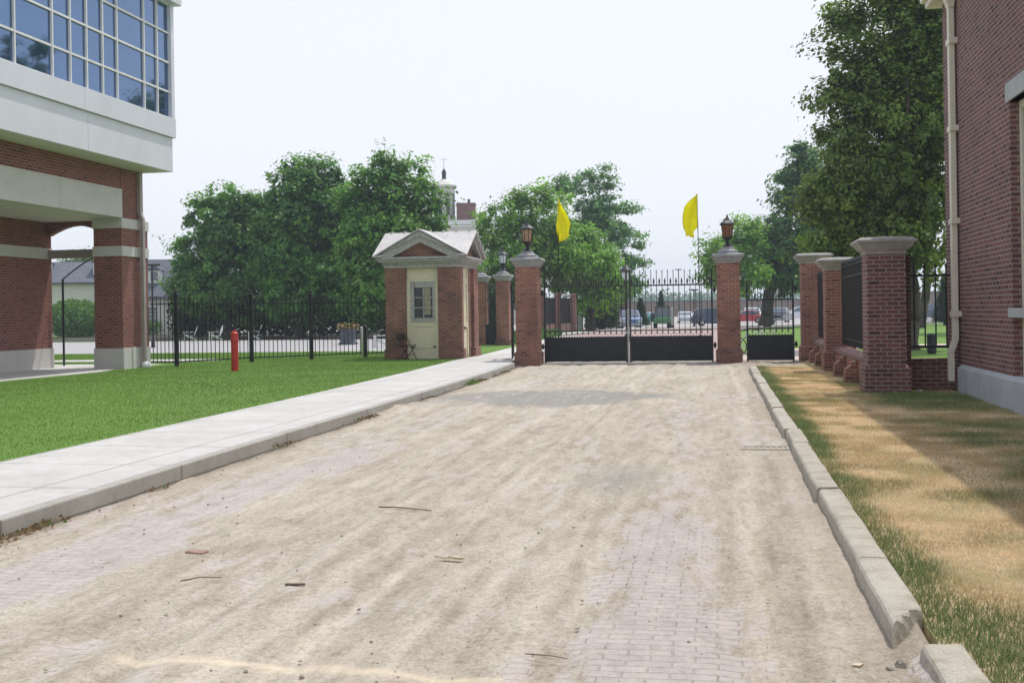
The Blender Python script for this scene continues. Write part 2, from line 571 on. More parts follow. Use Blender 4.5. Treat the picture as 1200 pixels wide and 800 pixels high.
def tag(o, label=None, cat=None, group=None, kind=None):
    if label:
        o['label'] = label
    if cat:
        o['category'] = cat
    if group:
        o['group'] = group
    if kind:
        o['kind'] = kind
    return o


def thing(name, label, cat, loc=(0, 0, 0), rz=0, group=None):
    o = bpy.data.objects.new(name, None)
    o.empty_display_size = .3
    col.objects.link(o)
    o.location = loc
    o.rotation_euler = (0, 0, rz)
    return tag(o, label, cat, group)


def struct(mb, name, mat, label, **kw):
    o = mb.build(name, mat, **kw)
    return tag(o, label, name.replace('_', ' '), kind='structure')


def raw_mesh(name, V, faces_n, C, mat, parent=None):
    """many small faces (numpy): V (k*n,3), faces of n corners each, colour per vertex"""
    nv = len(V)
    nf = nv // faces_n
    me = bpy.data.meshes.new(name)
    me.vertices.add(nv)
    me.vertices.foreach_set('co', V.astype(np.float32).ravel())
    me.loops.add(nv)
    me.loops.foreach_set('vertex_index', np.arange(nv, dtype=np.int32))
    me.polygons.add(nf)
    me.polygons.foreach_set('loop_start', np.arange(0, nv, faces_n, dtype=np.int32))
    me.update(calc_edges=True)
    ca = me.color_attributes.new('leaf_col', 'FLOAT_COLOR', 'POINT')
    ca.data.foreach_set('color', np.hstack([C, np.ones((nv, 1))]).astype(np.float32).ravel())
    me.materials.append(M[mat])
    o = bpy.data.objects.new(name, me)
    col.objects.link(o)
    if parent is not None:
        o.parent = parent
    return o


# ------------------------------------------------------------------ ground, road, pavements
g = MB().box(-400, 400, -60, 900, -.6, -.04)
struct(g, 'ground', 'ground_far', 'flat grassy ground reaching to the horizon', recalc=False)

walk_out = [(-5.20, -12), (-5.30, 4), (-5.36, 7.5), (-5.50, 13.5), (-5.66, 24), (-5.80, 29), (-6.0, 32.5), (-6.30, 33.6), (-6.34, 36), (-6.9, 50), (-7.6, 66)]
walk_in = [(-7.45, -12), (-7.50, 5), (-7.55, 12), (-7.69, 20), (-7.98, 28), (-8.33, 34.5), (-8.36, 38.6), (-8.9, 50), (-9.6, 66)]
struct(MB().slab(walk_out + walk_in[::-1], -.1, .15), 'pavement', ['sidewalk'], 'pale concrete pavement with a square kerb running along the left of the dirt road', bevel=.018)
# kerb stones along the front of the pavement, slightly proud of it and greyer
kb = MB()
for i in range(len(walk_out) - 5):
    (x0, y0), (x1, y1) = walk_out[i], walk_out[i + 1]
    n = max(1, int((y1 - y0) / 3.0))
    for k in range(n):
        a0, a1 = k / n, (k + 1) / n
        xa, ya = x0 + (x1 - x0) * a0, y0 + (y1 - y0) * a0
        xb, yb = x0 + (x1 - x0) * a1, y0 + (y1 - y0) * a1
        kb.slab([(xa - .10, ya + .004), (xa + .035, ya + .004), (xb + .035, yb - .004), (xb - .10, yb - .004)], -.1, .154)
struct(kb, 'pavement_kerb', 'kerb_face', 'grey concrete kerb face along the left edge of the dirt road', bevel=.016)

lawn_edge = [(x - .001, y) for x, y in walk_in]
lawn_pts = [(-60, -12)] + lawn_edge[:6] + [(-8.36, 35.99), (-8.36, 44.5), (-60, 44.5)]
struct(MB().slab(lawn_pts, -.1, .135), 'lawn', 'lawn', 'mown green lawn between the pavement and the black iron fence', recalc=True)
struct(MB().slab([(-9.6, 39.5), (-8.37, 39.5), (-9.6, 66), (-12.5, 66)], -.1, .16), 'grass_strip', 'lawn', 'grass strip beyond the booth beside the pavement')
struct(MB().slab([(-22, 12), (-17.55, 12), (-17.55, 25.0), (-17.3, 28.9), (-17.7, 30.2), (-17.9, 33.6), (-22, 33.6)], .0, .15), 'passage_floor', 'sidewalk', 'grey concrete floor under the raised wing of the left building')
struct(MB().slab([(-60, 35.8), (-17.2, 35.8), (-17.2, 37.3), (-60, 37.3)], .0, .145), 'garden_path', 'sidewalk', 'narrow pale path just behind the iron fence')
struct(MB().slab([(-140, 47.5), (-13.5, 47.5), (-12.6, 58), (-16, 72), (-140, 74)], -.1, -.0), 'lane', 'lane', 'pale grey lane crossing behind the iron fence')

struct(MB().slab([(-62, 76.5), (-14.5, 74), (-11.5, 84), (-13, 104), (-62, 108)], -.1, -.012), 'shade_bed', 'tree_shade_brown', 'dark brown bed standing in for the shade under the row of trees beyond the lane')  # dark ground colour stands in for the shade beneath the trees
# dirt road: one relief sheet
def smooth(a, b, x):
    t = min(1, max(0, (x - a) / (b - a)))
    return t * t * (3 - 2 * t)

xs = list(np.arange(-6.5, 3.3, .062))
ys = list(np.arange(-12, 3.2, .25)) + list(np.arange(3.2, 15, .055)) + list(np.arange(15, 36.4, .13))
V, MK, TK = [], [], []
rt = random.Random(21)
TRK = [(rt.uniform(-4.6, .3), rt.uniform(-.035, .045), rt.uniform(.045, .11), rt.choice([-1, 1, 1, 1]), rt.uniform(0, 6)) for _ in range(15)]
nz = noise.noise
for y in ys:
    for x in xs:
        xl = -5.32 - max(0, y - 5) * .018
        sk = x + y * .05
        # brick exposure
        wob = nz((x * .9, y * .5, 3.1)) * .9 + nz((x * 2.6, y * 1.4, 9)) * .6
        xr = -.30 - .018 * max(0, y - 6)
        wr = .50 if y < 9 else .34
        fr = 1 - smooth(7.2, 10.5, y) * .42 - smooth(15, 24, y) * .22
        br = fr * (1.0 - abs(x - xr) / wr * .60) + wob * .50
        xlft = -4.27 + .10 * nz((0, y * .5, 2))
        bl = (1.0 - abs(x - xlft) / .46 * .60) * (1 - smooth(10.0, 15, y) * .5) + wob * .46
        b = max(br, bl)
        b = max(b, .22 + wob * .5)
        b = min(1, max(0, b))
        damp = max(0, 1 - math.hypot((x + 3.2) / 2.7, (y - 21.2) / 2.0)) * 3.0 + nz((x * 1.2, y * 1.2, 1)) * 1.1
        damp = min(1, max(0, damp)) if math.hypot((x + 3.2) / 2.8, (y - 21.2) / 2.1) < 1.1 else 0
        d2 = max(0, 1 - math.hypot((x + .95) / .6, (y - 11.0) / 1.3)) * .8
        damp = max(damp, d2)
        yl = 4.94 - (x + 2.0) * .06 + nz((x * 2.5, 0, 5)) * .008
        wd = .075 * (1 + .7 * nz((x * 6, 2, 5)))
        ch = max(0, 1 - abs(y - yl) / max(.03, wd)) if -2.95 < x < -.55 else 0
        ch *= (1.3 + .6 * nz((x * 9, y * 9, 4)))
        # relief
        h = .016 * nz((sk * 1.6, y * .30, 0)) + .008 * nz((sk * 4.5, y * .8, 5)) + .005 * nz((x * 7, y * 7, 8)) + .0035 * nz((x * 16, y * 12, 3))
        h += .003 * nz((sk * 14, y * 1.2, 2))
        for xc, dp in ((-1.45, .030), (-2.95, .034), (-3.35, .020), (-.95, .018), (-2.2, .018), (-.1, .012)):
            h -= dp * math.exp(-((sk - xc - .45 - .15 * nz((0, y * .12, xc))) / .13) ** 2)
        h = h * (1 - .75 * smooth(.5, .8, b)) - .006 * smooth(.45, .8, b)
        e = x - xl
        if e < .45:
            h += max(0, (.45 - e)) * .035 * (1 + 1.4 * nz((x * 5, y * 2.2, 1))) + (.02 * max(0, nz((x * 6, y * 3, 7))) if e < .35 else 0) - .024
        if e < .8 and 16.5 < y < 20.5:
            h += .07 * max(0, 1 - e / .8) * (1 - abs(y - 18.5) / 2) * (1 + nz((x * 6, y * 5, 2)))
        if e < .03:
            h = min(h, .03) - .03
        if x > .35:
            h += (min(x, .9) - .35) * .05 * (1 + nz((x * 5, y * 2, 1)))
        if y < 29.4:
            h += smooth(.80, .955, x) * .07
            if x > .99:
                h = -.06
        if abs(x - .50) < .42 and abs(y - 13.3) < .33 or abs(x + 4.95) < .42 and abs(y - 13.9) < .33:
            h = .010
        V.append((x, y, h + .004))
        br_e = max(0, 1 - max(0, e) / (.42 + .25 * nz((0, y * .8, 4)))) * (.75 + .6 * nz((x * 3, y * 1.5, 6)))
        br_r = max(0, 1 - max(0, .80 - x) / (.45 + .3 * nz((3, y * .6, 4)))) * .55
        tk = 0
        for tx, ts, tw, sg, ph in TRK:
            dd = (x - tx - ts * y - .10 * math.sin(y * .22 + ph)) / tw
            if abs(dd) < 3:
                fade = .5 + .5 * nz((tx, y * .22, ph))
                tk += sg * fade * (math.exp(-dd * dd) - .7 * math.exp(-(abs(dd) - 1.5) ** 2 * 3))
        TK.append((tk * .27 + .5, 0, 0, 1))
        MK.append((b, damp, max(0, ch), min(1, max(0, br_e, br_r))))
nx = len(xs)
Fq = []
for j in range(len(ys) - 1):
    for i in range(nx - 1):
        Fq.append((j * nx + i, j * nx + i + 1, (j + 1) * nx + i + 1, (j + 1) * nx + i))
rd = MB()
rd.V, rd.F = V, Fq
road = struct(rd, 'road', 'dirt_road', 'sandy dirt over old pink paving bricks, rutted by wheels, leading to the gate', smooth=True, recalc=False)
ca = road.data.color_attributes.new('road_mask', 'FLOAT_COLOR', 'POINT')
ca.data.foreach_set('color', np.array(MK, dtype=np.float32).ravel())
ca = road.data.color_attributes.new('wheel_tracks', 'FLOAT_COLOR', 'POINT')
ca.data.foreach_set('color', np.array(TK, dtype=np.float32).ravel())

struct(MB().box(-5.5, -.05, 34.25, 35.15, -.1, .035), 'gate_threshold', 'kerb_face', 'grey concrete strip under the closed iron gate', bevel=.01)
# right-hand verge and kerb
struct(MB().slab([(.976, -12), (4.6, -12), (4.6, 36.2), (3.0, 36.2), (2.2, 31.5), (.976, 29.6)], -.1, .095), 'verge', 'soil_verge', 'strip of parched grass between the right kerb and the brick building')
kr = MB()
def kerb_piece(y0, y1, dx, dz, jag0=0, jag1=0):
    """rounded-front kerb stone, ends optionally broken"""
    prof = [(.798, -.1), (.800, .02), (.802, .075), (.806, .118), (.816, .134), (.832, .142), (.865, .145), (.91, .146), (.95, .146), (.978, .143), (.99, .13), (.99, -.1)]
    n = max(2, int((y1 - y0) / (.02 if (jag0 or jag1) else .08)))
    vs, m = [], len(prof)
    for j in range(n + 1):
        t = j / n
        y = y0 + (y1 - y0) * t
        for i, (x, z) in enumerate(prof):
            jx = .006 * nz((x * 9 + y0, y * 2.5, z * 9)) + .003 * nz((x * 20, y * 9, z * 20))
            jz = .005 * nz((y * 3, x * 9, 2.2 + z)) if z > 0 else 0
            yy = y
            base_ = -.03
            for jg, dist in ((jag0, y - y0), (jag1, y1 - y)):
                if jg and dist < .6:
                    q = dist - (x - .80) * jg * 5.5 + .05 * nz((x * 15, y * 15, 4.4)) + .025 * nz((x * 40, y * 40, 1.4))
                    fct = smooth(-.02, .10, q)
                    crumb = .04 * max(0, nz((x * 26, y * 26, 8.8)) + .3)
                    if z > base_:
                        jz += (base_ + crumb + (z - base_) * fct) - z - crumb * fct
            vs.append((x + dx + jx, yy, z + dz + jz))
    fs = []
    for j in range(n):
        for i in range(m - 1):
            fs.append((j * m + i, (j + 1) * m + i, (j + 1) * m + i + 1, j * m + i + 1))
    fs += [tuple(range(m)), tuple(n * m + i for i in range(m - 1, -1, -1))]
    kr.add(vs, fs)
cuts = [5.46, 6.95, 8.35, 9.6, 11.0, 12.9, 14.3, 15.8, 17.4, 19.4, 21.2, 23.1, 24.9, 26.6, 28.2, 29.6]
rnd = random.Random(3)
for i in range(len(cuts) - 1):
    kerb_piece(cuts[i] + .006, cuts[i + 1] - .006, rnd.uniform(-.012, .012) - (.02 if cuts[i] > 13.5 else 0), rnd.uniform(-.012, .008), jag0=.25 if i == 0 else 0)
kerb_piece(2.8, 5.36, .075, -.01, 0, .04)
kerb_piece(.6, 2.79, .06, -.02)
kerb_piece(-6, .59, .06, -.02)
struct(kr, 'kerb', 'kerb', 'weathered concrete kerb along the right of the road, broken through near the camera', recalc=True)

# ---- beyond the gate
drive = [(-6.9, 36.3), (3.0, 36.3), (.9, 40), (.6, 60), (.6, 78), (2.5, 96), (6, 104), (-20, 108), (-12, 99), (-8.6, 88), (-10.4, 75), (-9.6, 66), (-7.6, 60), (-6.9, 50)]
struct(MB().slab(drive, -.1, -.004), 'drive', 'drive_brick', 'pinkish brick drive beyond the gate')
struct(MB().slab([(.8, 36.3), (3.0, 36.25), (3.6, 42), (5, 46.2), (60, 55), (60, 58.2), (4.2, 49.8), (2.2, 44), (.8, 41)], -.1, .002), 'footpath', 'path', 'pinkish footpath across the grass beyond the side gate')
struct(MB().slab([(-60, 108), (-12, 100), (-6, 104), (6, 104), (30, 128), (90, 128), (120, 262), (-80, 262)], -.1, -.008), 'car_park', 'lot', 'pale car park surface beyond the brick drive')
struct(MB().slab([(1.2, 107), (60, 107.2), (60, 108.3), (1.2, 108.2)], -.1, .08), 'far_pavement', 'sidewalk', 'pale strip of pavement in front of the parked cars')
crb = MB()
for a_, b_ in zip([(-10.5, 74), (-10.4, 78), (-9.2, 84), (-7.5, 91), (-6.5, 98)], [(-10.4, 78), (-9.2, 84), (-7.5, 91), (-6.5, 98), (-6.3, 103)]):
    crb.slab([(a_[0] - 1.6, a_[1]), (a_[0], a_[1]), (b_[0], b_[1]), (b_[0] - 1.6, b_[1])], -.1, .09)
struct(crb, 'drive_edge', 'sidewalk', 'pale curving pavement edge along the left of the brick drive')


# ------------------------------------------------------------------ grass blades (stuff)
def blades(name, P, Hh, W, C, label):
    n = len(P)
    rs = np.random.RandomState(len(P) % 1000)
    ang = rs.rand(n) * 2 * np.pi
    d = np.stack([np.cos(ang), np.sin(ang)], 1)
    la = rs.rand(n) * 2 * np.pi
    lean = np.stack([np.cos(la), np.sin(la)], 1) * (rs.rand(n, 1) * .9) * Hh[:, None]
    V = np.zeros((n, 3, 3))
    V[:, 0, :2] = P[:, :2] - d * W[:, None] / 2
    V[:, 1, :2] = P[:, :2] + d * W[:, None] / 2
    V[:, 2, :2] = P[:, :2] + lean
    V[:, 0, 2] = V[:, 1, 2] = P[:, 2]
    V[:, 2, 2] = P[:, 2] + Hh
    Cv = np.repeat(C[:, None, :], 3, axis=1)
    o = raw_mesh(name, V.reshape(-1, 3), 3, Cv.reshape(-1, 3), 'grass_blade')
    return tag(o, label, 'grass', kind='stuff')


rs = np.random.RandomState(5)
def vn(x, y, s, seed):
    """cheap smooth noise on arrays"""
    t = np.zeros_like(x)
    r = np.random.RandomState(seed)
    for k in range(7):
        a, ph = r.rand() * 2 * np.pi, r.rand() * 6.28
        f = s * (.6 + 1.3 * r.rand())
        t += np.sin((x * np.cos(a) + y * np.sin(a)) * f + ph)
    return t / 3.7

# verge
n = 340000
yy = 3.2 + 27 * rs.rand(n) ** 1.7
xx = .97 + 3.25 * rs.rand(n)
keep = (xx < 4.2) & ~((yy < 5.38) & (xx < 1.075))
xx, yy = xx[keep], yy[keep]
nn = vn(xx, yy, 2.2, 1) * .5 + vn(xx, yy, 6, 2) * .35 + (rs.rand(len(xx)) - .5) * .9
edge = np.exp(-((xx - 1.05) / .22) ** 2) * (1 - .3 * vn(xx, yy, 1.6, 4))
near = .8 * np.clip((7.2 - yy + .8 * vn(xx, yy, 3, 8)) / 1.6, 0, 1)  # greener blades stand in for a shadow lying on the near verge
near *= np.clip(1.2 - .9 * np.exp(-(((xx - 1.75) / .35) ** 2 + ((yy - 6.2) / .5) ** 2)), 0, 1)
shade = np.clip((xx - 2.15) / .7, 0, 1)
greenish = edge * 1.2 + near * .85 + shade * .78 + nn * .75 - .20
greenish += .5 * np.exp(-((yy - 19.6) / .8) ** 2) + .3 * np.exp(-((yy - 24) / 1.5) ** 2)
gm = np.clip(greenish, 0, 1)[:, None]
dry = np.array([.64, .475, .29]) * (0.85 + .5 * rs.rand(len(xx), 1)) * (1 - .20 * np.clip(vn(xx, yy, 5.0, 15) * 1.3, 0, 1)[:, None])
pale = np.array([.98, .78, .57]) * (0.8 + .4 * rs.rand(len(xx), 1))
pm = np.clip(vn(xx, yy, 4.5, 12) * 1.8 + .3, 0, 1)[:, None]
dryc = dry * (1 - pm) + pale * pm
grn = np.array([.20, .265, .115]) * (0.65 + .7 * rs.rand(len(xx), 1))
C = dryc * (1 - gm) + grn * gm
hh = (.012 + .020 * rs.rand(len(xx))) * (1 + 1.1 * np.clip(greenish, 0, 1))
Pt = np.stack([xx, yy, np.full(len(xx), .09)], 1)
ww = .0035 + .00045 * yy
blades('dry_grass', Pt, hh, ww, C, 'straw coloured and green grass of the parched verge on the right, greened near the camera in place of shade')

# left lawn
n = 380000
yy = 6 + 37.5 * rs.rand(n)
xx = -30 + 22.4 * rs.rand(n)
edge_x = np.interp(yy, [p[1] for p in walk_in], [p[0] for p in walk_in])
kiosk = (xx > -11.35) & (xx < -8.2) & (yy > 35.7) & (yy < 38.7)
ok = (xx < edge_x - .01) & ~kiosk & ~((xx < -17.2) & (yy > 12) & (yy < 33.8)) & ~((xx < -17.1) & (yy > 35.6) & (yy < 37.5)) & (xx > -1.0 * yy * .95 - 3)
xx, yy = xx[ok], yy[ok]
v1 = vn(xx, yy, .8, 21)[:, None] * .16 + vn(xx, yy, 2.6, 22)[:, None] * .14
C = np.array([.195, .315, .075]) * (0.92 + .16 * rs.rand(len(xx), 1) + v1)
ye = (rs.rand(len(xx), 1) < (.08 + .5 * np.clip(vn(xx, yy, 1.7, 23) - .25, 0, 1)[:, None]))
C = np.where(ye, np.array([.19, .29, .08]), C)
Pt = np.stack([xx, yy, np.full(len(xx), .132)], 1)
blades('lawn_grass', Pt, 0.018 + .02 * rs.rand(len(xx)), .006 + .0004 * yy, C, 'short mown grass of the left lawn')

# low plants behind the left gate leaf
n = 9000
xx = -12.5 + 5.2 * rs.rand(n)
yy = 52 + 24 * rs.rand(n)
ok = xx < np.interp(yy, [50, 66, 76], [-8.95, -9.7, -10.6])
xx, yy = xx[ok], yy[ok]
blades('ground_cover', np.stack([xx, yy, np.full(len(xx), .0)], 1), .25 + .35 * rs.rand(len(xx)), .10 + .1 * rs.rand(len(xx)),
       np.array([.10, .20, .05]) * (.6 + .8 * rs.rand(len(xx), 1)), 'leafy low plants seen through the left half of the gate')
# weeds and litter at the foot of the left kerb
n = 7000
yy = 6 + 27 * rs.rand(n)
bias = np.clip(vn(yy * 0, yy, 2.2, 31), 0, 1)
xx = np.interp(yy, [p[1] for p in walk_out], [p[0] for p in walk_out]) + .05 + np.abs(rs.randn(n)) * .09
ok = rs.rand(n) < bias
xx, yy = xx[ok], yy[ok]
C = np.where(rs.rand(len(xx), 1) < .18, np.array([.13, .2, .05]), np.array([.25, .17, .10]) * (.5 + .8 * rs.rand(len(xx), 1)))
blades('kerb_litter', np.stack([xx, yy, np.full(len(xx), .03)], 1), .01 + .03 * rs.rand(len(xx)), .02 + .03 * rs.rand(len(xx)), C, 'brown dead leaves and small weeds gathered along the left kerb')
wv = 160
xx = -5.60 + .06 * rs.randn(wv)
yy = 25.0 + .25 * rs.randn(wv)
o = blades('weed_clump', np.stack([xx, yy, np.full(wv, .02)], 1), .03 + .09 * rs.rand(wv), .02 + .02 * rs.rand(wv), np.array([.16, .24, .06]) * (.6 + .8 * rs.rand(wv, 1)), 'clump of weeds growing at the foot of the left kerb')

# stones and crumbs scattered over the dirt: beyond counting
st = MB()
r3 = random.Random(11)
def chip(mb, x, y, z, s, rr):
    n_ = 5
    vs = [(x + s * math.cos(2 * math.pi * i / n_) * rr.uniform(.6, 1.1), y + s * math.sin(2 * math.pi * i / n_) * rr.uniform(.5, 1), z) for i in range(n_)]
    vs += [(x + s * .55 * math.cos(2 * math.pi * i / n_ + .3) * rr.uniform(.6, 1.1), y + s * .5 * math.sin(2 * math.pi * i / n_ + .3), z + s * rr.uniform(.35, .8)) for i in range(n_)]
    mb.add(vs, [tuple(range(n_, 2 * n_))] + [(i, (i + 1) % n_, n_ + (i + 1) % n_, n_ + i) for i in range(n_)])
for i in range(1500):
    y = 4.3 + 26 * r3.random() ** 1.8
    x = r3.uniform(-5.2, .75)
    if r3.random() < .35:
        x = r3.choice([-5.35 - (y - 5) * .018 + abs(r3.gauss(0, .25)), .78 - abs(r3.gauss(0, .25))])
    chip(st, x, y, .0, r3.choice([.004, .005, .006, .007, .009, .012, .016]) * (.7 + r3.random() * .5), r3)
tag(st.build('loose_stones', 'stone_chip'), 'small stones and crumbs scattered over the dirt road', 'stones', kind='stuff')

# ------------------------------------------------------------------ trees
def crown(name, lobes, parent, n_clump, per, leaf, base, seed, spread=.9, flat=.6, droop=0.0, shape=1.0):
    """lobes in metres, relative to the parent: (x,y,z, rx,ry,rz)"""
    r = np.random.RandomState(seed)
    L = np.array(lobes)
    vol = (L[:, 3] * L[:, 4] * L[:, 5]) ** (2 / 3)
    idx = r.choice(len(L), n_clump, p=vol / vol.sum())
    d = r.randn(n_clump, 3)
    d /= np.linalg.norm(d, axis=1)[:, None]
    rad = (.35 + .68 * r.rand(n_clump) ** .7)[:, None]
    cc = L[idx, :3] + d * rad * L[idx, 3:6]
    cs = spread * (.55 + .9 * r.rand(n_clump))
    # leaves hang along short twigs inside each clump
    k = n_clump * per
    ci = np.repeat(np.arange(n_clump), per)
    tw = r.randn(n_clump, 6, 3)
    tw /= np.linalg.norm(tw, axis=2)[:, :, None]
    tw[:, :, 2] = tw[:, :, 2] * flat + .1 - droop
    ti = r.randint(0, 6, k)
    along = r.rand(k)[:, None] ** .7
    p = cc[ci] + tw[ci, ti] * along * cs[ci][:, None] * 1.25 + np.clip(r.randn(k, 3), -1.4, 1.4) * np.array([.24, .24, .20]) * cs[ci][:, None]
    rel = (p - cc[ci]) / cs[ci][:, None]
    nrm = r.randn(k, 3) * .55 + rel * .9
    nrm[:, 2] += .75
    out = p - L[:, :3].mean(0)
    out /= np.linalg.norm(out, axis=1)[:, None] + 1e-6
    nrm += out * .5
    nrm /= np.linalg.norm(nrm, axis=1)[:, None]
    a = np.cross(nrm, r.randn(k, 3))
    a /= np.linalg.norm(a, axis=1)[:, None] + 1e-9
    b = np.cross(nrm, a)
    s = leaf * (.6 + .8 * r.rand(k, 1))
    V = np.stack([p - a * s * .5, p + b * s * .32 - nrm * s * .06, p + a * s * .5, p - b * s * .32 - nrm * s * .06], 1)
    tone = (.62 + .85 * r.rand(n_clump))[ci][:, None] * (.75 + .5 * r.rand(k, 1))
    warm = (r.rand(n_clump) ** 2)[ci][:, None]
    c = np.array(base)[None, :] * tone
    c = c * (1 - warm * .5) + c * np.array([[1.45, 1.15, .6]]) * warm * .5
    C = np.repeat(c[:, None, :], 4, axis=1)
    return raw_mesh(name, V.reshape(-1, 3), 4, C.reshape(-1, 3), 'leaf', parent), cc


def limb(mb, p, q, r0, r1, seed, n=6):
    p, q = Vector(p), Vector(q)
    prev, rp = p, r0
    L = (q - p).length
    for i in range(1, n + 1):
        t = i / n
        c = p.lerp(q, t) + Vector((nz((seed, t * 2, 0)), nz((seed, t * 2, 5)), .25 * math.sin(t * 3.1))) * L * .09
        rr = r0 + (r1 - r0) * t
        mb.tube(prev, c, rp, rr, 7)
        prev, rp = c, rr


def tree(px, D, lobes_px, label, seed, n_clump=110, per=110, leaf=.28, base=(.055, .11, .025), trunk_r=.35, name='broadleaf_tree', depth=1.0,
         spread=.85, flat=.75, droop=0.0, group=None, cat='tree', trunk_px=None, base_z=0.0, limbs=9):
    X, Y, _ = at(px, 380, D)
    t = thing(name, label, cat, (X, Y, base_z), 0, group)
    lobes = []
    for l in lobes_px:
        lx, ly, lz = at(l[0], l[1], D + (l[4] if len(l) > 4 else 0))
        k = D / F
        lobes.append((lx - X, ly - Y, lz - base_z, l[2] * k * .95, (l[2] + l[3]) / 2 * k * depth * .9, l[3] * k * .95))
    cr, cc = crown('crown', lobes, t, n_clump, per, leaf, base, seed, spread, flat, droop)
    mb = MB()
    zmax = max(l[2] for l in lobes)
    zlow = min(l[2] - l[5] for l in lobes)
    top = (.35 * np.mean([l[0] for l in lobes]), .35 * np.mean([l[1] for l in lobes]), max(1.5, (zlow * .5 + zmax * .5)))
    limb(mb, (0, 0, -.1), top, trunk_r, trunk_r * .45, seed, 8)
    mb.lathe([(trunk_r * 1.5, -.15), (trunk_r * 1.15, .25), (trunk_r, .8)], 0, 0, 9)
    rr = random.Random(seed)
    for i in range(limbs):
        c = cc[rr.randrange(len(cc))]
        f = rr.uniform(.3, .95)
        st_ = Vector((top[0] * f, top[1] * f, top[2] * f))
        limb(mb, st_, c, trunk_r * .35, trunk_r * .07, seed + i + 1, 5)
    mb.build('trunk', 'bark', t, smooth=True, recalc=False)
    return t


G_L = 'trees beyond the lane'
tree(268, 87, [(262, 266, 48, 52), (308, 265, 26, 48), (232, 305, 36, 48), (298, 288, 42, 62), (255, 345, 50, 34), (300, 350, 45, 32), (217, 325, 16, 30), (330, 330, 30, 45)],
     'dark green broad tree nearest the pale house, left end of the row', 1, 430, 120, .30, (.060, .135, .036), group=G_L)
tree(352, 84, [(346, 230, 30, 40), (376, 228, 28, 40), (398, 245, 24, 44), (336, 280, 40, 55), (378, 300, 42, 60), (350, 345, 55, 38)],
     'tall dark green tree with two rounded tops, middle of the row behind the lane', 2, 430, 120, .30, (.055, .130, .034), group=G_L)
tree(468, 80, [(448, 218, 32, 38), (478, 222, 32, 40), (420, 262, 26, 50), (498, 268, 24, 38), (462, 285, 50, 50), (512, 292, 20, 28), (510, 238, 12, 16), (430, 300, 32, 60), (500, 320, 40, 45), (455, 345, 60, 38)],
     'tallest of the dark green trees, crown rising over the roof of the brick booth', 3, 450, 120, .30, (.066, .150, .034), group=G_L)
tree(612, 92, [(606, 246, 32, 28), (640, 248, 36, 32), (575, 278, 22, 34), (610, 290, 44, 36), (655, 300, 40, 40), (590, 325, 44, 34)],
     'airy light green tree behind the left gate lantern', 4, 240, 100, .28, (.105, .205, .045), group='trees beyond the gate', spread=.95)
tree(692, 94, [(680, 290, 30, 28), (704, 312, 26, 26), (664, 315, 28, 34), (712, 338, 20, 16), (690, 345, 26, 20)],
     'bright green low drooping tree behind the left gate leaf', 5, 220, 120, .26, (.105, .215, .040), group='trees beyond the gate', droop=.12)
tree(712, 118, [(662, 220, 16, 12), (688, 216, 18, 15), (711, 210, 9, 13), (738, 243, 12, 14), (705, 243, 24, 18), (748, 285, 10, 12), (716, 275, 26, 20),
                (738, 308, 14, 12), (686, 262, 26, 26), (742, 334, 14, 10), (722, 335, 22, 22), (700, 310, 26, 26)],
     'tall open blue-green tree with ragged layered boughs beyond the left gate leaf', 6, 260, 100, .30, (.070, .150, .070), group='trees beyond the gate', spread=.95, flat=.35)
tree(1060, 43, [(1045, 40, 78, 70), (1000, 105, 34, 40), (1075, 110, 60, 80), (1025, 160, 52, 60), (990, 200, 30, 50), (1045, 235, 66, 66), (985, 262, 24, 30), (1085, 290, 40, 40), (1100, 200, 40, 60), (1095, 60, 50, 70), (975, 215, 26, 40), (962, 300, 28, 28), (960, 238, 20, 26), (1020, 292, 50, 30),
                (975, 60, 20, 14), (962, 118, 10, 8), (990, 20, 22, 22), (1095, -30, 80, 60), (972, 158, 14, 12)],
     'huge dark leafy tree beside the right building, crown running out of the top', 7, 760, 170, .165, (.075, .118, .036), trunk_r=.42, spread=.62, droop=.10, group='trees on the right', limbs=26, depth=.8)
tree(898, 100, [(940, 190, 20, 24), (922, 222, 24, 26), (950, 235, 34, 40), (908, 285, 34, 34), (960, 290, 40, 46), (930, 320, 50, 26), (985, 330, 30, 30)],
     'dark spreading tree with a thick trunk showing through the side gate', 8, 430, 120, .32, (.048, .110, .032), trunk_r=.62, group='trees on the right')
tree(852, 96, [(872, 280, 24, 24), (845, 300, 22, 28), (832, 322, 12, 20), (868, 325, 34, 20)],
     'smaller light green tree touching the right gate pillar', 9, 170, 100, .28, (.105, .205, .045), trunk_r=.2, group='trees on the right')
tree(1078, 86, [(1078, 150, 44, 60), (1074, 80, 36, 50)], 'tall tree behind the huge leafy tree, mirrored in the office windows', 14, 110, 100, .35, (.06, .125, .035), group='trees on the right')
tree(1150, 70, [(1150, 90, 50, 70), (1165, 20, 50, 60), (1180, 160, 60, 50)], 'tall tree hidden behind the right building, mirrored in the office windows', 10, 90, 90, .35, (.045, .09, .03), group='trees on the right')
tree(1230, 64, [(1230, 40, 60, 80), (1240, -40, 50, 60), (1250, 150, 60, 60)], 'second tall tree behind the right building, mirrored in the office windows', 11, 90, 90, .35, (.045, .09, .03), group='trees on the right')
tree(243 - 8, 120, [(236, 330, 26, 26), (92, 312, 1, 1)], 'small tree behind the pale house gable', 12, 1, 10, .3)
bpy.data.objects.remove(bpy.data.objects['broadleaf_tree.%03d' % (len([o for o in bpy.data.objects if o.name.startswith('broadleaf_tree')]) - 1)], do_unlink=True)
for o in [o for o in bpy.data.objects if o.name.split('.')[0] in ('crown', 'trunk') and o.parent is None]:
    bpy.data.objects.remove(o, do_unlink=True)
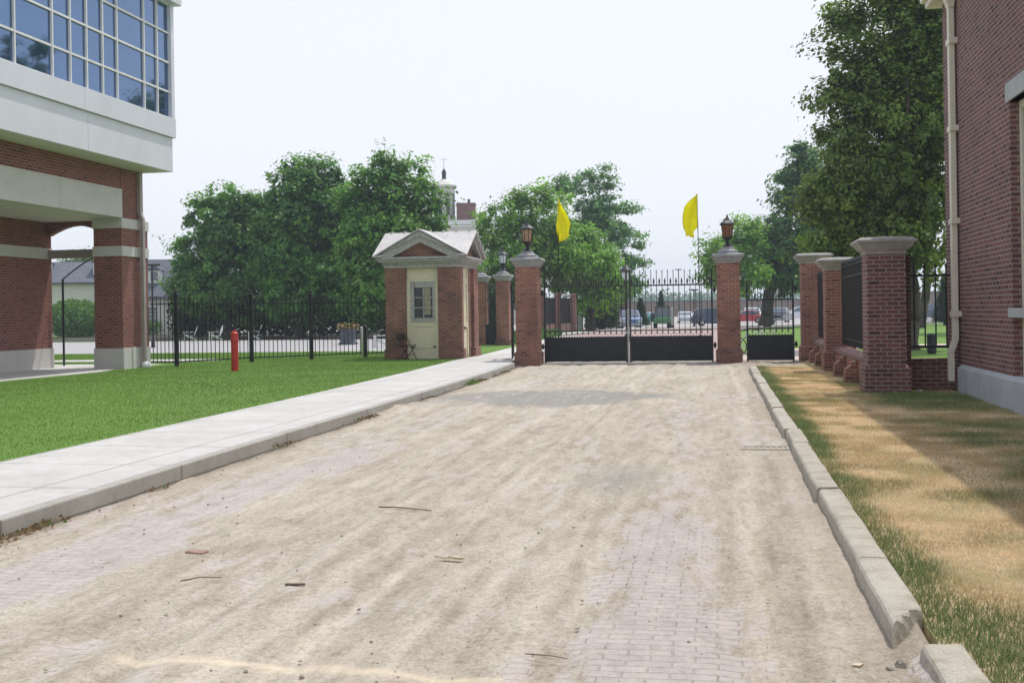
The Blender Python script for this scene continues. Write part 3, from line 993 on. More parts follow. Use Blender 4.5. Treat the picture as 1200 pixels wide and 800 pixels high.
tree(92, 128, [(90, 312, 20, 14), (100, 306, 14, 12)], 'round green tree top over the roof seen through the arch', 13, 40, 60, .35, (.06, .13, .035))


def conifer(px, D, h, r, label, seed):
    X, Y, _ = at(px, 380, D)
    t = thing('conifer_tree', label, 'conifer', (X, Y, 0), 0, 'small conifers')
    rr = np.random.RandomState(seed)
    k = 2600
    z = h * (.06 + .94 * rr.rand(k) ** 1.3)
    rad = r * (1 - z / h) * (.45 + .6 * rr.rand(k)) + .05
    a = rr.rand(k) * 6.283
    p = np.stack([rad * np.cos(a), rad * np.sin(a), z], 1)
    d = np.stack([np.cos(a), np.sin(a), -.25 * np.ones(k)], 1)
    s = .28 * (.6 + .6 * rr.rand(k, 1))
    sd = np.stack([-np.sin(a), np.cos(a), np.zeros(k)], 1)
    V = np.stack([p - d * s, p + sd * s * .35, p + d * s, p - sd * s * .35], 1)
    C = np.repeat((np.array([.03, .07, .03]) * (.6 + .8 * rr.rand(k, 1)))[:, None, :], 4, axis=1)
    raw_mesh('crown', V.reshape(-1, 3), 4, C.reshape(-1, 3), 'leaf', t)
    MB().tube((0, 0, -.1), (0, 0, h * .8), r * .09, r * .03, 7).build('trunk', 'bark', t)

conifer(775, 135, 3.9, 1.1, 'small dark conifer standing behind the green utility cart', 41)
conifer(751, 112, 2.9, 1.0, 'low dense conifer between the two parked cars on the left of the drive', 42)
conifer(1072, 95, 3.9, 1.2, 'conifer left of the dark minivan, seen between the fence bars', 43)
conifer(1107, 95, 4.4, 1.3, 'conifer against the corner of the right building', 44)


def bush(name, x0, x1, y0, y1, h, label, n, leaf, base, seed, cat='hedge', group=None, z0=0.0, rounded=False):
    t = thing(name, label, cat, ((x0 + x1) / 2, (y0 + y1) / 2, z0), 0, group)
    rr = np.random.RandomState(seed)
    p = rr.rand(n, 3)
    if rounded:
        d = rr.randn(n, 3)
        d /= np.linalg.norm(d, axis=1)[:, None]
        p = d * (.75 + .28 * rr.rand(n, 1)) * np.array([(x1 - x0) / 2, (y1 - y0) / 2, h * .52]) + np.array([0, 0, h * .48])
    else:
        w = (vn(p[:, 0] * (x1 - x0), p[:, 1] * 3, 1.3, seed) * .12 + .92)
        p = np.stack([(p[:, 0] - .5) * (x1 - x0), (p[:, 1] - .5) * (y1 - y0), (.02 + .98 * p[:, 2] ** .7) * h * w], 1)
    nrm = rr.randn(n, 3)
    nrm[:, 2] += .8
    nrm[:, 1] -= .6
    nrm /= np.linalg.norm(nrm, axis=1)[:, None]
    a = np.cross(nrm, rr.randn(n, 3))
    a /= np.linalg.norm(a, axis=1)[:, None]
    b = np.cross(nrm, a)
    s = leaf * (.6 + .8 * rr.rand(n, 1))
    V = np.stack([p - a * s * .5, p + b * s * .35, p + a * s * .5, p - b * s * .35], 1)
    C = np.repeat((np.array(base) * (.6 + .8 * rr.rand(n, 1)))[:, None, :], 4, axis=1)
    raw_mesh('foliage', V.reshape(-1, 3), 4, C.reshape(-1, 3), 'leaf', t)
    st = MB()
    r5 = random.Random(seed)
    for i in range(8):
        xa = r5.uniform(-.25, .25)
        st.tube((xa, 0, -.05), (xa * 3 + r5.uniform(-.3, .3), r5.uniform(-.2, .2), h * .75), .05, .02, 6)
    st.build('stems', 'bark', t)
    return t

bush('hedge', -45, -24.5, 85, 88.5, 3.9, 'long dark hedge under the left row of trees', 16000, .34, (.022, .050, .016), 51)
bush('hedge', -24.4, -15.5, 78, 81.5, 3.8, 'dark hedge behind the stone planter, up to the brick booth', 9000, .34, (.020, .046, .016), 52)
bush('round_bush', -62.2, -56.6, 92, 98, 3.5, 'big clipped round bush seen through the arch of the left building', 6000, .26, (.06, .13, .03), 53, 'bush', rounded=True)
bush('low_bush', -58, -52.5, 97, 99, 1.5, 'low leafy bush under the window of the pale house', 3000, .22, (.05, .11, .03), 54, 'bush')
bush('dark_shrub', -11.8, -8.9, 99, 102.5, 3.0, 'dark shrub against the far brick gate wall', 5000, .28, (.022, .05, .02), 55, 'bush')

# far woods, too far to count
rr = np.random.RandomState(77)
k = 26000
cx = rr.uniform(-330, 380, 260)
ch = 7.5 + 5 * rr.rand(260)
cw = 9 + 8 * rr.rand(260)
ci = rr.randint(0, 260, k)
d = rr.randn(k, 3)
d /= np.linalg.norm(d, axis=1)[:, None]
d *= .75 + .3 * rr.rand(k, 1)
p = np.stack([cx[ci] + d[:, 0] * cw[ci], 600 + (ci % 7) * 6 + d[:, 1] * 6, np.abs(ch[ci] * .5 + d[:, 2] * ch[ci] * .55)], 1)
nrm = rr.randn(k, 3)
nrm[:, 1] -= 1.0
nrm[:, 2] += .6
nrm /= np.linalg.norm(nrm, axis=1)[:, None]
a = np.cross(nrm, rr.randn(k, 3))
a /= np.linalg.norm(a, axis=1)[:, None]
b = np.cross(nrm, a)
s = 1.7 * (.6 + .8 * rr.rand(k, 1))
V = np.stack([p - a * s * .5, p + b * s * .5, p + a * s * .5, p - b * s * .5], 1)
C = np.repeat((np.array([.05, .10, .04]) * (.7 + .6 * rr.rand(k, 1)))[:, None, :], 4, axis=1)
tag(raw_mesh('distant_woods', V.reshape(-1, 3), 4, C.reshape(-1, 3), 'leaf'), 'hazy blue line of far-off woods on the horizon', 'woods', kind='stuff')

# ------------------------------------------------------------------ left building
LB = thing('office_building', 'modern brick and white building on the left with a raised glazed wing', 'building', (-17.5, 31.85, 0))
def lb(mb, name, mat, parent=LB, **kw):
    o = mb
    off = Vector((17.5, -31.85, 0))
    o.V = [(v[0] + 17.5, v[1] - 31.85, v[2]) for v in o.V]
    ob = o.build(name, mat, parent, **kw)
    return ob
YS = 10.0
lb(MB().box(-29.9, -16.62, YS, 31.75, 6.30, 11.3), 'upper_storey', 'panel_white')
fa = MB()
for y0, y1 in ((YS, 19.4), (19.412, 27.15), (27.162, 31.85)):
    fa.box(-16.62, -16.5, y0, y1, 6.15, 7.19)
fa.box(-29.9, -16.62, 31.75, 31.87, 6.15, 7.19)
lb(fa, 'fascia', 'panel_white', bevel=.006)
sl = MB()
for y0, y1 in ((YS, 19.0), (19.012, 26.9), (26.912, 31.95)):
    sl.box(-16.62, -16.425, y0, y1, 7.20, 7.80)
sl.box(-29.9, -16.62, 31.75, 31.95, 7.20, 7.80)
lb(sl, 'window_ledge', 'panel_white', bevel=.008)
lb(MB().box(-29.9, -16.62, YS, 31.75, 6.151, 6.30), 'soffit', 'soffit')
# curtain wall
ycuts = [31.80, 31.0, 30.22, 28.72, 27.97, 27.18, 26.41, 25.61, 24.06, 23.28, 22.52, 21.0, 20.25, 19.46, 18.69, 17.9, 16.35, 15.57, 14.8, 13.3, 12.5, 11.7, 10.9]
zc = [7.80, 8.60, 9.50, 10.41, 11.30]
gl = MB()
for j in range(len(ycuts) - 1):
    for i in range(4):
        gl.box(-16.60, -16.56, ycuts[j + 1], ycuts[j], zc[i], zc[i + 1])
glz = lb(gl, 'window_glass', 'curtain_glass')
fr = MB()
for y in ycuts:
    fr.box(-16.615, -16.50, y - .024, y + .024, 7.80, 11.30)
for z in zc[1:]:
    fr.box(-16.61, -16.505, ycuts[-1], 31.80, z - .028, z + .028)
lb(fr, 'window_frame', 'white_paint')
cp = MB()
cp.box(-16.70, -16.44, 31.73, 31.93, 7.81, 11.34)
lb(cp, 'corner_post', 'panel_white', bevel=.01)
north = MB()
for i in range(9):
    north.box(-29.6 + i * 1.43, -29.6 + i * 1.43 + 1.30, 31.76, 31.79, 7.9, 11.2)
lb(north, 'north_windows', 'curtain_glass')
lb(MB().box(-30.2, -16.25, YS, 32.1, 11.32, 11.62).box(-30.05, -16.40, YS, 31.95, 11.62, 11.9), 'parapet', 'panel_white', bevel=.01)
# east wall over the opening, lintel
lb(MB().box(-17.9, -17.5, YS, 30.48, 5.53, 6.15), 'upper_brick_wall', 'brick_new')
lt = MB()
for y0, y1 in ((YS, 19.2), (19.208, 27.3), (27.308, 30.52)):
    lt.box(-17.9, -17.46, y0, y1, 4.66, 5.52)
lb(lt, 'lintel', 'limestone', bevel=.006)
lb(MB().box(-20.4, -17.9, YS, 31.2, 4.66, 5.2), 'passage_ceiling', 'soffit')
# corner pier: brick with stone base and bands
pr = MB()
pr.box(-18.42, -17.50, 30.52, 31.85, .76, 3.52).box(-18.42, -17.50, 30.52, 31.85, 3.82, 4.36).box(-18.42, -17.50, 30.52, 31.80, 4.66, 6.15)
pr.box(-18.42, -17.56, 31.86, 32.16, .76, 3.52).box(-18.42, -17.56, 31.86, 32.16, 3.82, 4.36)
lb(pr, 'corner_pier', 'brick_new')
for x0_, x1_, y0_, y1_, zz in ((-18.45, -17.47, 30.49, 31.88, (.10, .76, 3.52, 3.82, 4.36, 4.66)), (-18.44, -17.53, 31.885, 32.19, (.10, .76, 3.52, 3.82, 4.36, 4.66))):
    for q in range(3):
        lb(MB().box(x0_, x1_, y0_, y1_, zz[2 * q], zz[2 * q + 1]), 'stone_base' if q == 0 else 'stone_band', 'limestone', bevel=.006)
lb(MB().box(-17.475, -17.44, 30.98, 31.16, .10, .78), 'base_pilaster', 'limestone')
# passage inner wall, facing east
iw = MB().box(-29.9, -20.4, YS, 31.4, .76, 3.52).box(-29.9, -20.4, YS, 31.4, 3.86, 6.14)
lb(iw, 'inner_wall', 'brick_new')
lb(MB().box(-29.9, -20.37, YS, 31.43, .10, .76), 'inner_stone_base', 'limestone')
lb(MB().box(-29.9, -20.385, YS, 31.42, 3.52, 3.86), 'inner_stone_band', 'limestone')
# north end wall with flat arch opening
ar = [(-20.39, 31.2, 5.2), (-20.39, 31.2, 4.30)]
for i in range(9):
    t = i / 8
    ar.append((-20.39 + t * 1.96, 31.2, 4.24 + .30 * math.sin(math.pi * t)))
ar += [(-18.43, 31.2, 5.2)]
lb(MB().extr(ar, (0, .25, 0)), 'arch_wall', 'brick_new')
lb(MB().box(-20.39, -18.43, 31.22, 31.42, 3.54, 3.80), 'transom_bar', 'downspout')
gt = MB()
arc = [(-20.15 + .05 * 0, 31.6, .2), (-20.15, 31.6, 2.9)]
gt.tube(arc[0], arc[1], .035)
pts = [(-20.15 + 1.6 * t, 31.6, 2.9 + .75 * math.sin(t * math.pi / 2)) for t in [i / 8 for i in range(9)]]
gt.path(pts, .022)
lb(gt, 'iron_gate_arch', 'iron')
# downspout
ds = MB()
ds.box(-17.50, -17.38, 31.42, 31.56, 4.9, 6.15)
ds.extr([(-17.50, 31.42, 4.9), (-17.38, 31.42, 4.9), (-17.30, 31.42, 4.70), (-17.42, 31.42, 4.70)], (0, .14, 0))
ds.box(-17.42, -17.30, 31.42, 31.56, .32, 4.70)
dsp = lb(ds, 'downspout', 'downspout', bevel=.01)
lb(MB().lathe([(.13, 0), (.15, .06), (.12, .16), (.07, .2)], -17.3, 31.5, 12, z0=.12), 'drain_shoe', 'white_paint', parent=LB, smooth=True)

# ------------------------------------------------------------------ right building
RB = thing('brick_building', 'old dark red brick building on the right with cream downspout and grey plinth', 'building', (4.25, 22.05, 0))
def rb(mb, name, mat, parent=RB, **kw):
    mb.V = [(v[0] - 4.25, v[1] - 22.05, v[2]) for v in mb.V]
    return mb.build(name, mat, parent, **kw)
wl = MB()
wl.box(4.25, 4.70, 17.32, 22.05, 0, 7.3)
wl.box(4.25, 4.70, 14.85, 17.32, 4.62, 7.3)
wl.box(4.25, 4.70, 6.5, 14.85, 0, 7.3)
wl.box(4.25, 4.70, 4.03, 6.5, 4.62, 7.3)
wl.box(4.25, 4.70, -8, 4.03, 0, 7.3)
wl.box(4.70, 12, 21.75, 22.05, 0, 7.3).box(4.7, 12, -8, -7.7, 0, 7.3).box(11.7, 12, -7.7, 21.75, 0, 7.3)
rb(wl, 'wall', 'brick_old')
pl = MB()
pl.extr([(4.70, -8.05, 0), (4.17, -8.05, 0), (4.17, -8.05, .545), (4.245, -8.05, .60), (4.70, -8.05, .60)], (0, 28.85, 0))
rb(pl, 'plinth', 'plinth')
for k, (ya, yb) in enumerate(((14.85, 17.32), (4.03, 6.5))):
    wf = rb(MB().box(4.38, 4.50, ya, ya + .10, .6, 4.62).box(4.38, 4.50, yb - .10, yb, .6, 4.62).box(4.38, 4.50, ya + .10, yb - .10, 4.50, 4.62)
            .box(4.38, 4.50, (ya + yb) / 2 - .04, (ya + yb) / 2 + .04, 1.62, 4.50).box(4.39, 4.49, ya + .1, yb - .1, 3.0, 3.07), 'window', 'cream_white', bevel=.008)
    def sub(mb, name, mat, **kw):
        return rb(mb, name, mat, parent=wf, **kw)
    sub(MB().box(4.43, 4.45, ya + .10, yb - .10, 1.62, 4.50), 'glass', 'window_glass')
    sub(MB().box(4.40, 4.50, ya + .10, yb - .10, .6, 1.46), 'lower_panel', 'panel_white')
    sub(MB().box(4.18, 4.50, ya + .01, yb - .01, 1.46, 1.60), 'sill', 'plinth', bevel=.01)
    sub(MB().box(4.22, 4.60, ya - .13, yb + .13, 4.62, 4.90), 'lintel', 'plinth', bevel=.008)
rf = MB()
rf.box(3.98, 12.2, -8.2, 22.28, 7.3, 7.42).box(3.90, 12.3, -8.3, 22.36, 7.42, 7.66)
rb(rf, 'cornice', 'cream_white', bevel=.02)
ro = MB()
ro.add([(3.85, -8.35, 7.66), (12.35, -8.35, 7.66), (12.35, 22.4, 7.66), (3.85, 22.4, 7.66), (8.1, -4.5, 9.3), (8.1, 18.5, 9.3)],
       [(0, 3, 5, 4), (1, 4, 5, 2), (0, 4, 1), (3, 2, 5), (0, 1, 2, 3)])
rb(ro, 'roof', 'slate')
dp = MB()
dp.box(4.12, 4.22, 20.85, 21.01, 1.05, 6.95)
dp.extr([(4.12, 20.85, 1.05), (4.22, 20.85, 1.05), (4.14, 20.85, .82), (4.04, 20.85, .82)], (0, .16, 0))
dp.box(4.04, 4.14, 20.85, 21.01, .30, .82)
dp.extr([(4.12, 20.83, 6.95), (4.22, 20.83, 6.95), (4.26, 20.83, 7.30), (4.0, 20.83, 7.30)], (0, .20, 0))
ds2 = rb(dp, 'downspout', 'cream_white', bevel=.012)
for z in (1.45, 3.1, 4.75, 6.3):
    rb(MB().box(4.105, 4.249, 20.76, 21.06, z, z + .10), 'bracket', 'cream_white', parent=ds2)

# ------------------------------------------------------------------ booth (kiosk)
KX, KY = -9.72, 36.0
KB = thing('guard_booth', 'small brick guard booth with white pediments and cream door beside the pavement', 'booth', (KX, KY, .135))
def kbd(mb, name, mat, parent=KB, **kw):
    return mb.build(name, mat, parent, **kw)
hw = 1.29
# corner piers and walls
w = MB()
dl, dr = -.575, .535
zt = 3.06
w.box(-hw, dl, 0, .30, 0, zt).box(dr, hw, 0, .30, 0, zt)
w.box(-hw, -hw + .30, .30, 2.5, 0, zt).box(hw - .30, hw, .30, .45, 0, zt).box(hw - .30, hw, 1.35, 2.5, 0, zt)
w.box(-hw + .30, hw - .30, 2.2, 2.5, 0, zt)
w.box(hw, hw + .06, 0, .28, 0, zt).box(hw, hw + .10, 1.72, 2.42, 0, zt)
kbd(w, 'wall', 'brick_kiosk')
for b in ((-hw - .05, dl - .01, -.05, .2), (dr + .01, hw + .13, -.05, .30), (hw + .001, hw + .16, 1.64, 2.5), (-hw - .05, -hw + .1, .2, 2.5)):
    kbd(MB().box(*b, 0, .34), 'base_course', 'brick_kiosk', bevel=.02)
# front door, panelled, six-pane window
dd = MB()
dd.box(dl, dr, .14, .22, 2.62, zt)
dd.box(dl, dl + .12, .10, .22, 0, 2.62).box(dr - .12, dr, .10, .22, 0, 2.62)
dd.box(dl + .12, dr - .12, .15, .21, 0, 1.24)
dd.box(dl + .12, dr - .12, .13, .15, .0, .16).box(dl + .12, dr - .12, .13, .15, .36, .44).box(dl + .12, dr - .12, .13, .15, 1.08, 1.24)
dd.box(dl + .12, dl + .22, .13, .15, .16, 1.08).box(dr - .22, dr - .12, .13, .15, .16, 1.08)
dd.box(dl, dr, .10, .14, 2.60, 2.66)
door = kbd(dd, 'door', 'cream', bevel=.006)
wx0, wx1, wz0, wz1 = dl + .12, dr - .12, 1.24, 2.60
wf = MB()
wf.box(wx0, wx0 + .14, .11, .20, wz0, wz1).box(wx1 - .10, wx1, .11, .20, wz0, wz1).box(wx0 + .16, wx1 - .10, .11, .20, wz0, wz0 + .14).box(wx0 + .16, wx1 - .10, .11, .20, wz1 - .2, wz1)
gx0, gx1, gz0, gz1 = wx0 + .14, wx1 - .10, wz0 + .14, wz1 - .2
wf.box((gx0 + gx1) / 2 - .02, (gx0 + gx1) / 2 + .02, .13, .18, gz0, gz1)
for i in (1, 2):
    z = gz0 + (gz1 - gz0) * i / 3
    wf.box(gx0, gx1, .13, .18, z - .018, z + .018)
kbd(wf, 'window_frame', 'old_wood', parent=door)
kbd(MB().box(gx0, gx1, .165, .172, gz0, gz1), 'window_pane', 'booth_glass', parent=door)
# papers and things on the sill inside
kbd(MB().box((gx0 + gx1) / 2 + .03, gx1 - .07, .155, .164, gz0 + .10, gz1), 'window_blind', 'blind_cloth', parent=door)
# east side door
sd = MB()
sd.box(hw - .16, hw - .06, .45, 1.35, 0, zt).box(hw - .06, hw - .02, .45, .58, 0, zt).box(hw - .06, hw - .02, 1.22, 1.35, 0, zt).box(hw - .06, hw - .03, .58, 1.22, 2.5, 2.7).box(hw - .06, hw - .03, .58, 1.22, 1.0, 1.2)
sdo = kbd(sd, 'side_door', 'cream', bevel=.006)
kbd(MB().tube((hw - .03, .66, 1.02), (hw + .05, .66, 1.02), .03, .03, 10), 'handle', 'iron', parent=sdo)
# entablature: moulded courses
e = MB()
cy = 1.25
for (ex, z0, z1) in ((.03, zt, zt + .12), (.09, zt + .12, zt + .20), (.20, zt + .20, zt + .28), (.26, zt + .28, zt + .36)):
    e.box(-hw - ex, hw + ex, -ex, 2.5 + ex, z0, z1)
kbd(e, 'entablature', 'old_wood', bevel=.008)
# gable walls (brick tympanum), raking cornices, roof
zb = zt + .36
rise = .86
tm = MB()
tm.extr([(-1.02, -.02, zb), (1.02, -.02, zb), (0, -.02, zb + .62)], (0, 1.0, 0))
tm.extr([(hw + .02, .35, zb), (hw + .02, 2.15, zb), (hw + .02, cy, zb + .62)], (-1.0, 0, 0))
tm.extr([(-hw - .02, .35, zb), (-hw - .02, 2.15, zb), (-hw - .02, cy, zb + .62)], (1.0, 0, 0))
kbd(tm, 'tympanum', 'brick_kiosk')
def rake(mb, a, c, b_, out, th=.15, dep=.26):
    """moulded raking beam a->c->b_ on a gable face"""
    for p, q in ((a, c), (b_, c)):
        p, q = Vector(p), Vector(q)
        o_ = Vector(out)
        d_ = (q - p).normalized()
        up = Vector((0, 0, 1))
        nrm_ = (up - d_ * up.dot(d_)).normalized()
        hz_ = Vector((q.x - p.x, q.y - p.y, 0)).normalized()
        pts = [p, q, q + Vector((0, 0, -th / max(.2, nrm_.z))), p + hz_ * (.30 if th < .3 else .56) + Vector((0, 0, .0))]
        mb.extr([tuple(x) for x in pts], tuple(o_ * dep))
        pts2 = [p + nrm_ * .0, q, q + Vector((0, 0, -th * .5)), p + d_ * .16]
        mb.extr([tuple(x + o_ * dep) for x in pts2], tuple(o_ * .06))
rk = MB()
zr = zb + rise
rake(rk, (-hw - .30, 0, zb - .02), (0, 0, zr), (hw + .30, 0, zb - .02), (0, -1, 0), th=.33, dep=.24)
rake(rk, (hw, -.28, zb - .02), (hw, cy, zr), (hw, 2.78, zb - .02), (1, 0, 0), th=.20, dep=.22)
rake(rk, (-hw, -.28, zb - .02), (-hw, cy, zr), (-hw, 2.78, zb - .02), (-1, 0, 0), th=.20, dep=.22)
kbd(rk, 'raking_cornice', 'old_wood', bevel=.006)
rr_ = MB()
o1 = .34
def slope(mb, pts, th=.045):
    mb.extr(pts, (0, 0, th))
# main ridge east-west
zr2 = zr + .01
zq = zb + (zr2 - zb) * .34 / (cy + .33)
slope(rr_, [(-hw - o1, -.33, zb), (-hw - .06, -.33, zb), (-hw + .35, .01, zq), (hw - .35, .01, zq), (hw + .06, -.33, zb), (hw + o1, -.33, zb), (hw + o1, cy, zr2), (-hw - o1, cy, zr2)])
slope(rr_, [(-hw - o1, cy, zr2), (hw + o1, cy, zr2), (hw + o1, 2.83, zb + .0), (-hw - o1, 2.83, zb + .0)])
# front cross gable
slope(rr_, [(-hw - o1, -.34, zb - .01), (0, -.34, zr2 + .012), (0, cy, zr2 + .012), (-hw - o1 + .02, -.31, zb)])
slope(rr_, [(hw + o1, -.34, zb - .01), (0, -.34, zr2 + .012), (0, cy, zr2 + .012), (hw + o1 - .02, -.31, zb)])
roof = kbd(rr_, 'roof', 'roof_metal')
for i in range(7):
    x = -hw - o1 + .25 + i * (2 * (hw + o1) - .5) / 6
    kbd(MB().box(x - .03, x + .03, cy - .05, cy + .05, zr2 + .02, zr2 + .10), 'ridge_clip', 'roof_metal', parent=roof)
for i in range(8):
    x = -hw - .2 + i * (2 * hw + .4) / 7
    yb_ = -.30
    # standing seams, only where the main slope shows beside the cross gable
    t0 = max(0.0, 1 - abs(x) / (hw + o1))
    p0 = (x, -.33 + (cy + .33) * t0, zb + .05 + (zr2 - zb) * t0)
    kbd(MB().tube(p0, (x, cy, zr2 + .05), .014, .014, 5), 'roof_seam', 'roof_metal', parent=roof)

# ------------------------------------------------------------------ pillars with lanterns
def lantern(parent, z, glass):
    m = MB()
    m.lathe([(.16, 0), (.17, .03), (.10, .07), (.05, .12), (.06, .17), (.10, .22), (.155, .27), (.165, .30), (.11, .305)], n=8, z0=z, phase=R(22.5))
    for i in range(8):
        t = R(22.5 + 45 * i)
        m.tube((.150 * math.cos(t), .150 * math.sin(t), z + .29), (.195 * math.cos(t), .195 * math.sin(t), z + .68), .010, .010, 5)
    m.lathe([(.20, .66), (.25, .68), (.245, .71), (.15, .78), (.10, .82), (.075, .83), (.075, .87), (.04, .89), (.035, .93), (.018, .97), (.004, 1.0)], n=8, z0=z, phase=R(22.5))
    l = m.build('lantern', 'iron', parent)
    MB().lathe([(.138, .305), (.182, .665)], n=8, z0=z, phase=R(22.5)).build('lantern_glass', glass, l)
    return l


def gate_pillar(x, y, z, label, glass=None, group='gate pillars', hgt=3.08, hw_=.35, scroll=True):
    t = thing('gate_pillar', label, 'pillar', (x, y, z), 0, group)
    MB().sq([(hw_, .44), (hw_, hgt)]).build('shaft', 'brick_pillar', t)
    MB().sq([(hw_ + .05, -.1), (hw_ + .05, .40), (hw_ + .005, .45)]).build('base', 'brick_base', t)
    MB().sq([(hw_ + .02, hgt), (hw_ + .02, hgt + .05), (hw_ + .06, hgt + .07), (hw_ + .09, hgt + .15), (hw_ + .135, hgt + .18), (hw_ + .135, hgt + .24), (hw_ + .11, hgt + .27),
             (hw_ - .04, hgt + .30), (hw_ - .04, hgt + .36), (hw_ - .13, hgt + .40), (hw_ - .17, hgt + .43), (hw_ - .19, hgt + .48), (.14, hgt + .50)]).build('cap', 'capstone', t, bevel=.008)
    if glass:
        lantern(t, hgt + .50, glass)
    return t

PL = gate_pillar(-5.84, 34.35, -.02, 'left gate pillar, brick with stone cap and a lantern with pale peach glass', 'peach_glass')
PR = gate_pillar(.33, 34.75, -.02, 'right gate pillar, brick with stone cap and a lantern with deep orange glass', 'orange_glass')
gate_pillar(-9.62, 49.8, .0, 'brick pillar with a pale lantern standing beyond the booth', 'frost_glass', hgt=3.10, hw_=.29)
gate_pillar(-10.90, 50.9, .0, 'brick pillar without a lantern half hidden behind the booth', None, hgt=3.10, hw_=.29)


def fence_pillar(x, y, z, h, label, hw_=.40, cap=.17):
    t = thing('fence_pillar', label, 'pillar', (x, y, z), 0, 'brick fence pillars on the right')
    MB().sq([(hw_, .50), (hw_, h)]).build('shaft', 'brick_pillar' if y > 24 else 'brick_old', t)
    MB().sq([(hw_ + .06, -.1), (hw_ + .06, .46), (hw_ + .002, .52)]).build('base', 'brick_pillar' if y > 24 else 'brick_old', t)
    MB().sq([(hw_ + .02, h), (hw_ + .02, h + .06), (hw_ + .06, h + .08), (hw_ + .15, h + .19), (hw_ + .185, h + .21), (hw_ + .185, h + .25), (hw_ + .10, h + .30), (.05, h + .33)]).build('cap', 'capstone_fence', t, bevel=.01)
    return t

P3 = fence_pillar(2.985, 21.15, .09, 2.50, 'nearest brick fence pillar beside the corner of the right building, widest stone cap', .335)
P2 = fence_pillar(2.94, 28.30, .09, 2.46, 'middle brick fence pillar between two iron panels', .35)
P1 = fence_pillar(2.87, 34.85, .0, 2.98, 'tallest brick fence pillar, carrying the hinges of the side gate', .37)


def low_wall(y0, y1, label):
    t = thing('low_wall', label, 'wall', (2.95, y0, .09), 0, 'low brick walls between the fence pillars')
    L = y1 - y0
    MB().box(-.16, .16, 0, L, -.1, .50).build('wall', 'brick_pillar', t)
    MB().extr([(-.20, 0, .50), (.20, 0, .50), (.20, 0, .56), (.08, 0, .62), (-.08, 0, .62), (-.20, 0, .56)], (0, L, 0)).build('coping', 'brick_old', t)
    for k in (1, 2):
        yb = L * k / 3
        m = MB()
        m.extr([(-.162, yb - .17, -.1), (-.42, yb - .17, -.1), (-.40, yb - .17, .30), (-.29, yb - .17, .37), (-.29, yb - .17, .43), (-.162, yb - .17, .49)], (0, .34, 0))
        m.build('buttress', 'brick_pillar', t, bevel=.01)
    return t

low_wall(21.56, 27.89, 'long low brick wall with stepped buttresses between nearest and middle pillars')
low_wall(28.72, 34.40, 'low brick wall with stepped buttresses between middle and tallest pillars')


def picket_panel(parent, x0, y0, x1, y1, z0, z1, rails, step, r=.011, tip=.10, name='pickets', mat='iron'):
    m = MB()
    L = math.hypot(x1 - x0, y1 - y0)
    n_ = max(1, int(round(L / step)))
    for i in range(n_):
        t = (i + .5) / n_
        x, y = x0 + (x1 - x0) * t, y0 + (y1 - y0) * t
        m.box(x - r, x + r, y - r, y + r, z0, z1)
        if tip:
            m.sq([(r, z1), (r * 1.7, z1 + tip * .3), (.001, z1 + tip)], x, y)
    m.build(name, mat, parent)
    dx, dy = (x1 - x0) / L, (y1 - y0) / L
    px_, py_ = -dy, dx
    for z, h in rails:
        w_ = .02
        MB().extr([(x0 + px_ * w_, y0 + py_ * w_, z), (x0 - px_ * w_, y0 - py_ * w_, z), (x0 - px_ * w_, y0 - py_ * w_, z + h), (x0 + px_ * w_, y0 + py_ * w_, z + h)], (x1 - x0, y1 - y0, 0)).build('rail', mat, parent)

for y0, y1, h, lab in ((21.6, 27.9, 2.56, 'tall black iron railing between nearest and middle fence pillars'), (28.8, 34.4, 2.50, 'tall black iron railing between middle and tallest fence pillars')):
    t = thing('iron_railing', lab, 'railing', (2.97, y0, .09), 0, 'iron railings above the low walls')
    picket_panel(t, 0, .02, 0, y1 - y0 - .02, .68, h, ((.80, .04), (h - .32, .04), (h - .06, .03)), .085, .013)

# cross fence between the nearest pillar and the right building
t = thing('low_wall', 'dark low brick wall joining the nearest pillar to the right building', 'wall', (3.29, 21.6, .09), 0, 'low brick walls between the fence pillars')
MB().box(.05, .96, -.14, .14, -.1, .53).build('wall', 'brick_old', t)
MB().box(.049, .961, -.17, .17, .53, .59).build('coping', 'brick_old', t)
MB().box(.04, .20, -.20, -.141, -.1, 2.5).build('half_pilaster', 'brick_old', t)
t = thing('iron_railing', 'short black iron railing against the corner of the right building', 'railing', (3.29, 21.6, .09), 0, 'iron railings above the low walls')
picket_panel(t, .2, 0, .96, 0, .78, 2.26, ((.78, .05), (2.1, .04)), .19, .012)
MB().box(.18, .22, -.02, .02, .66, 2.3).build('end_post', 'iron', t)


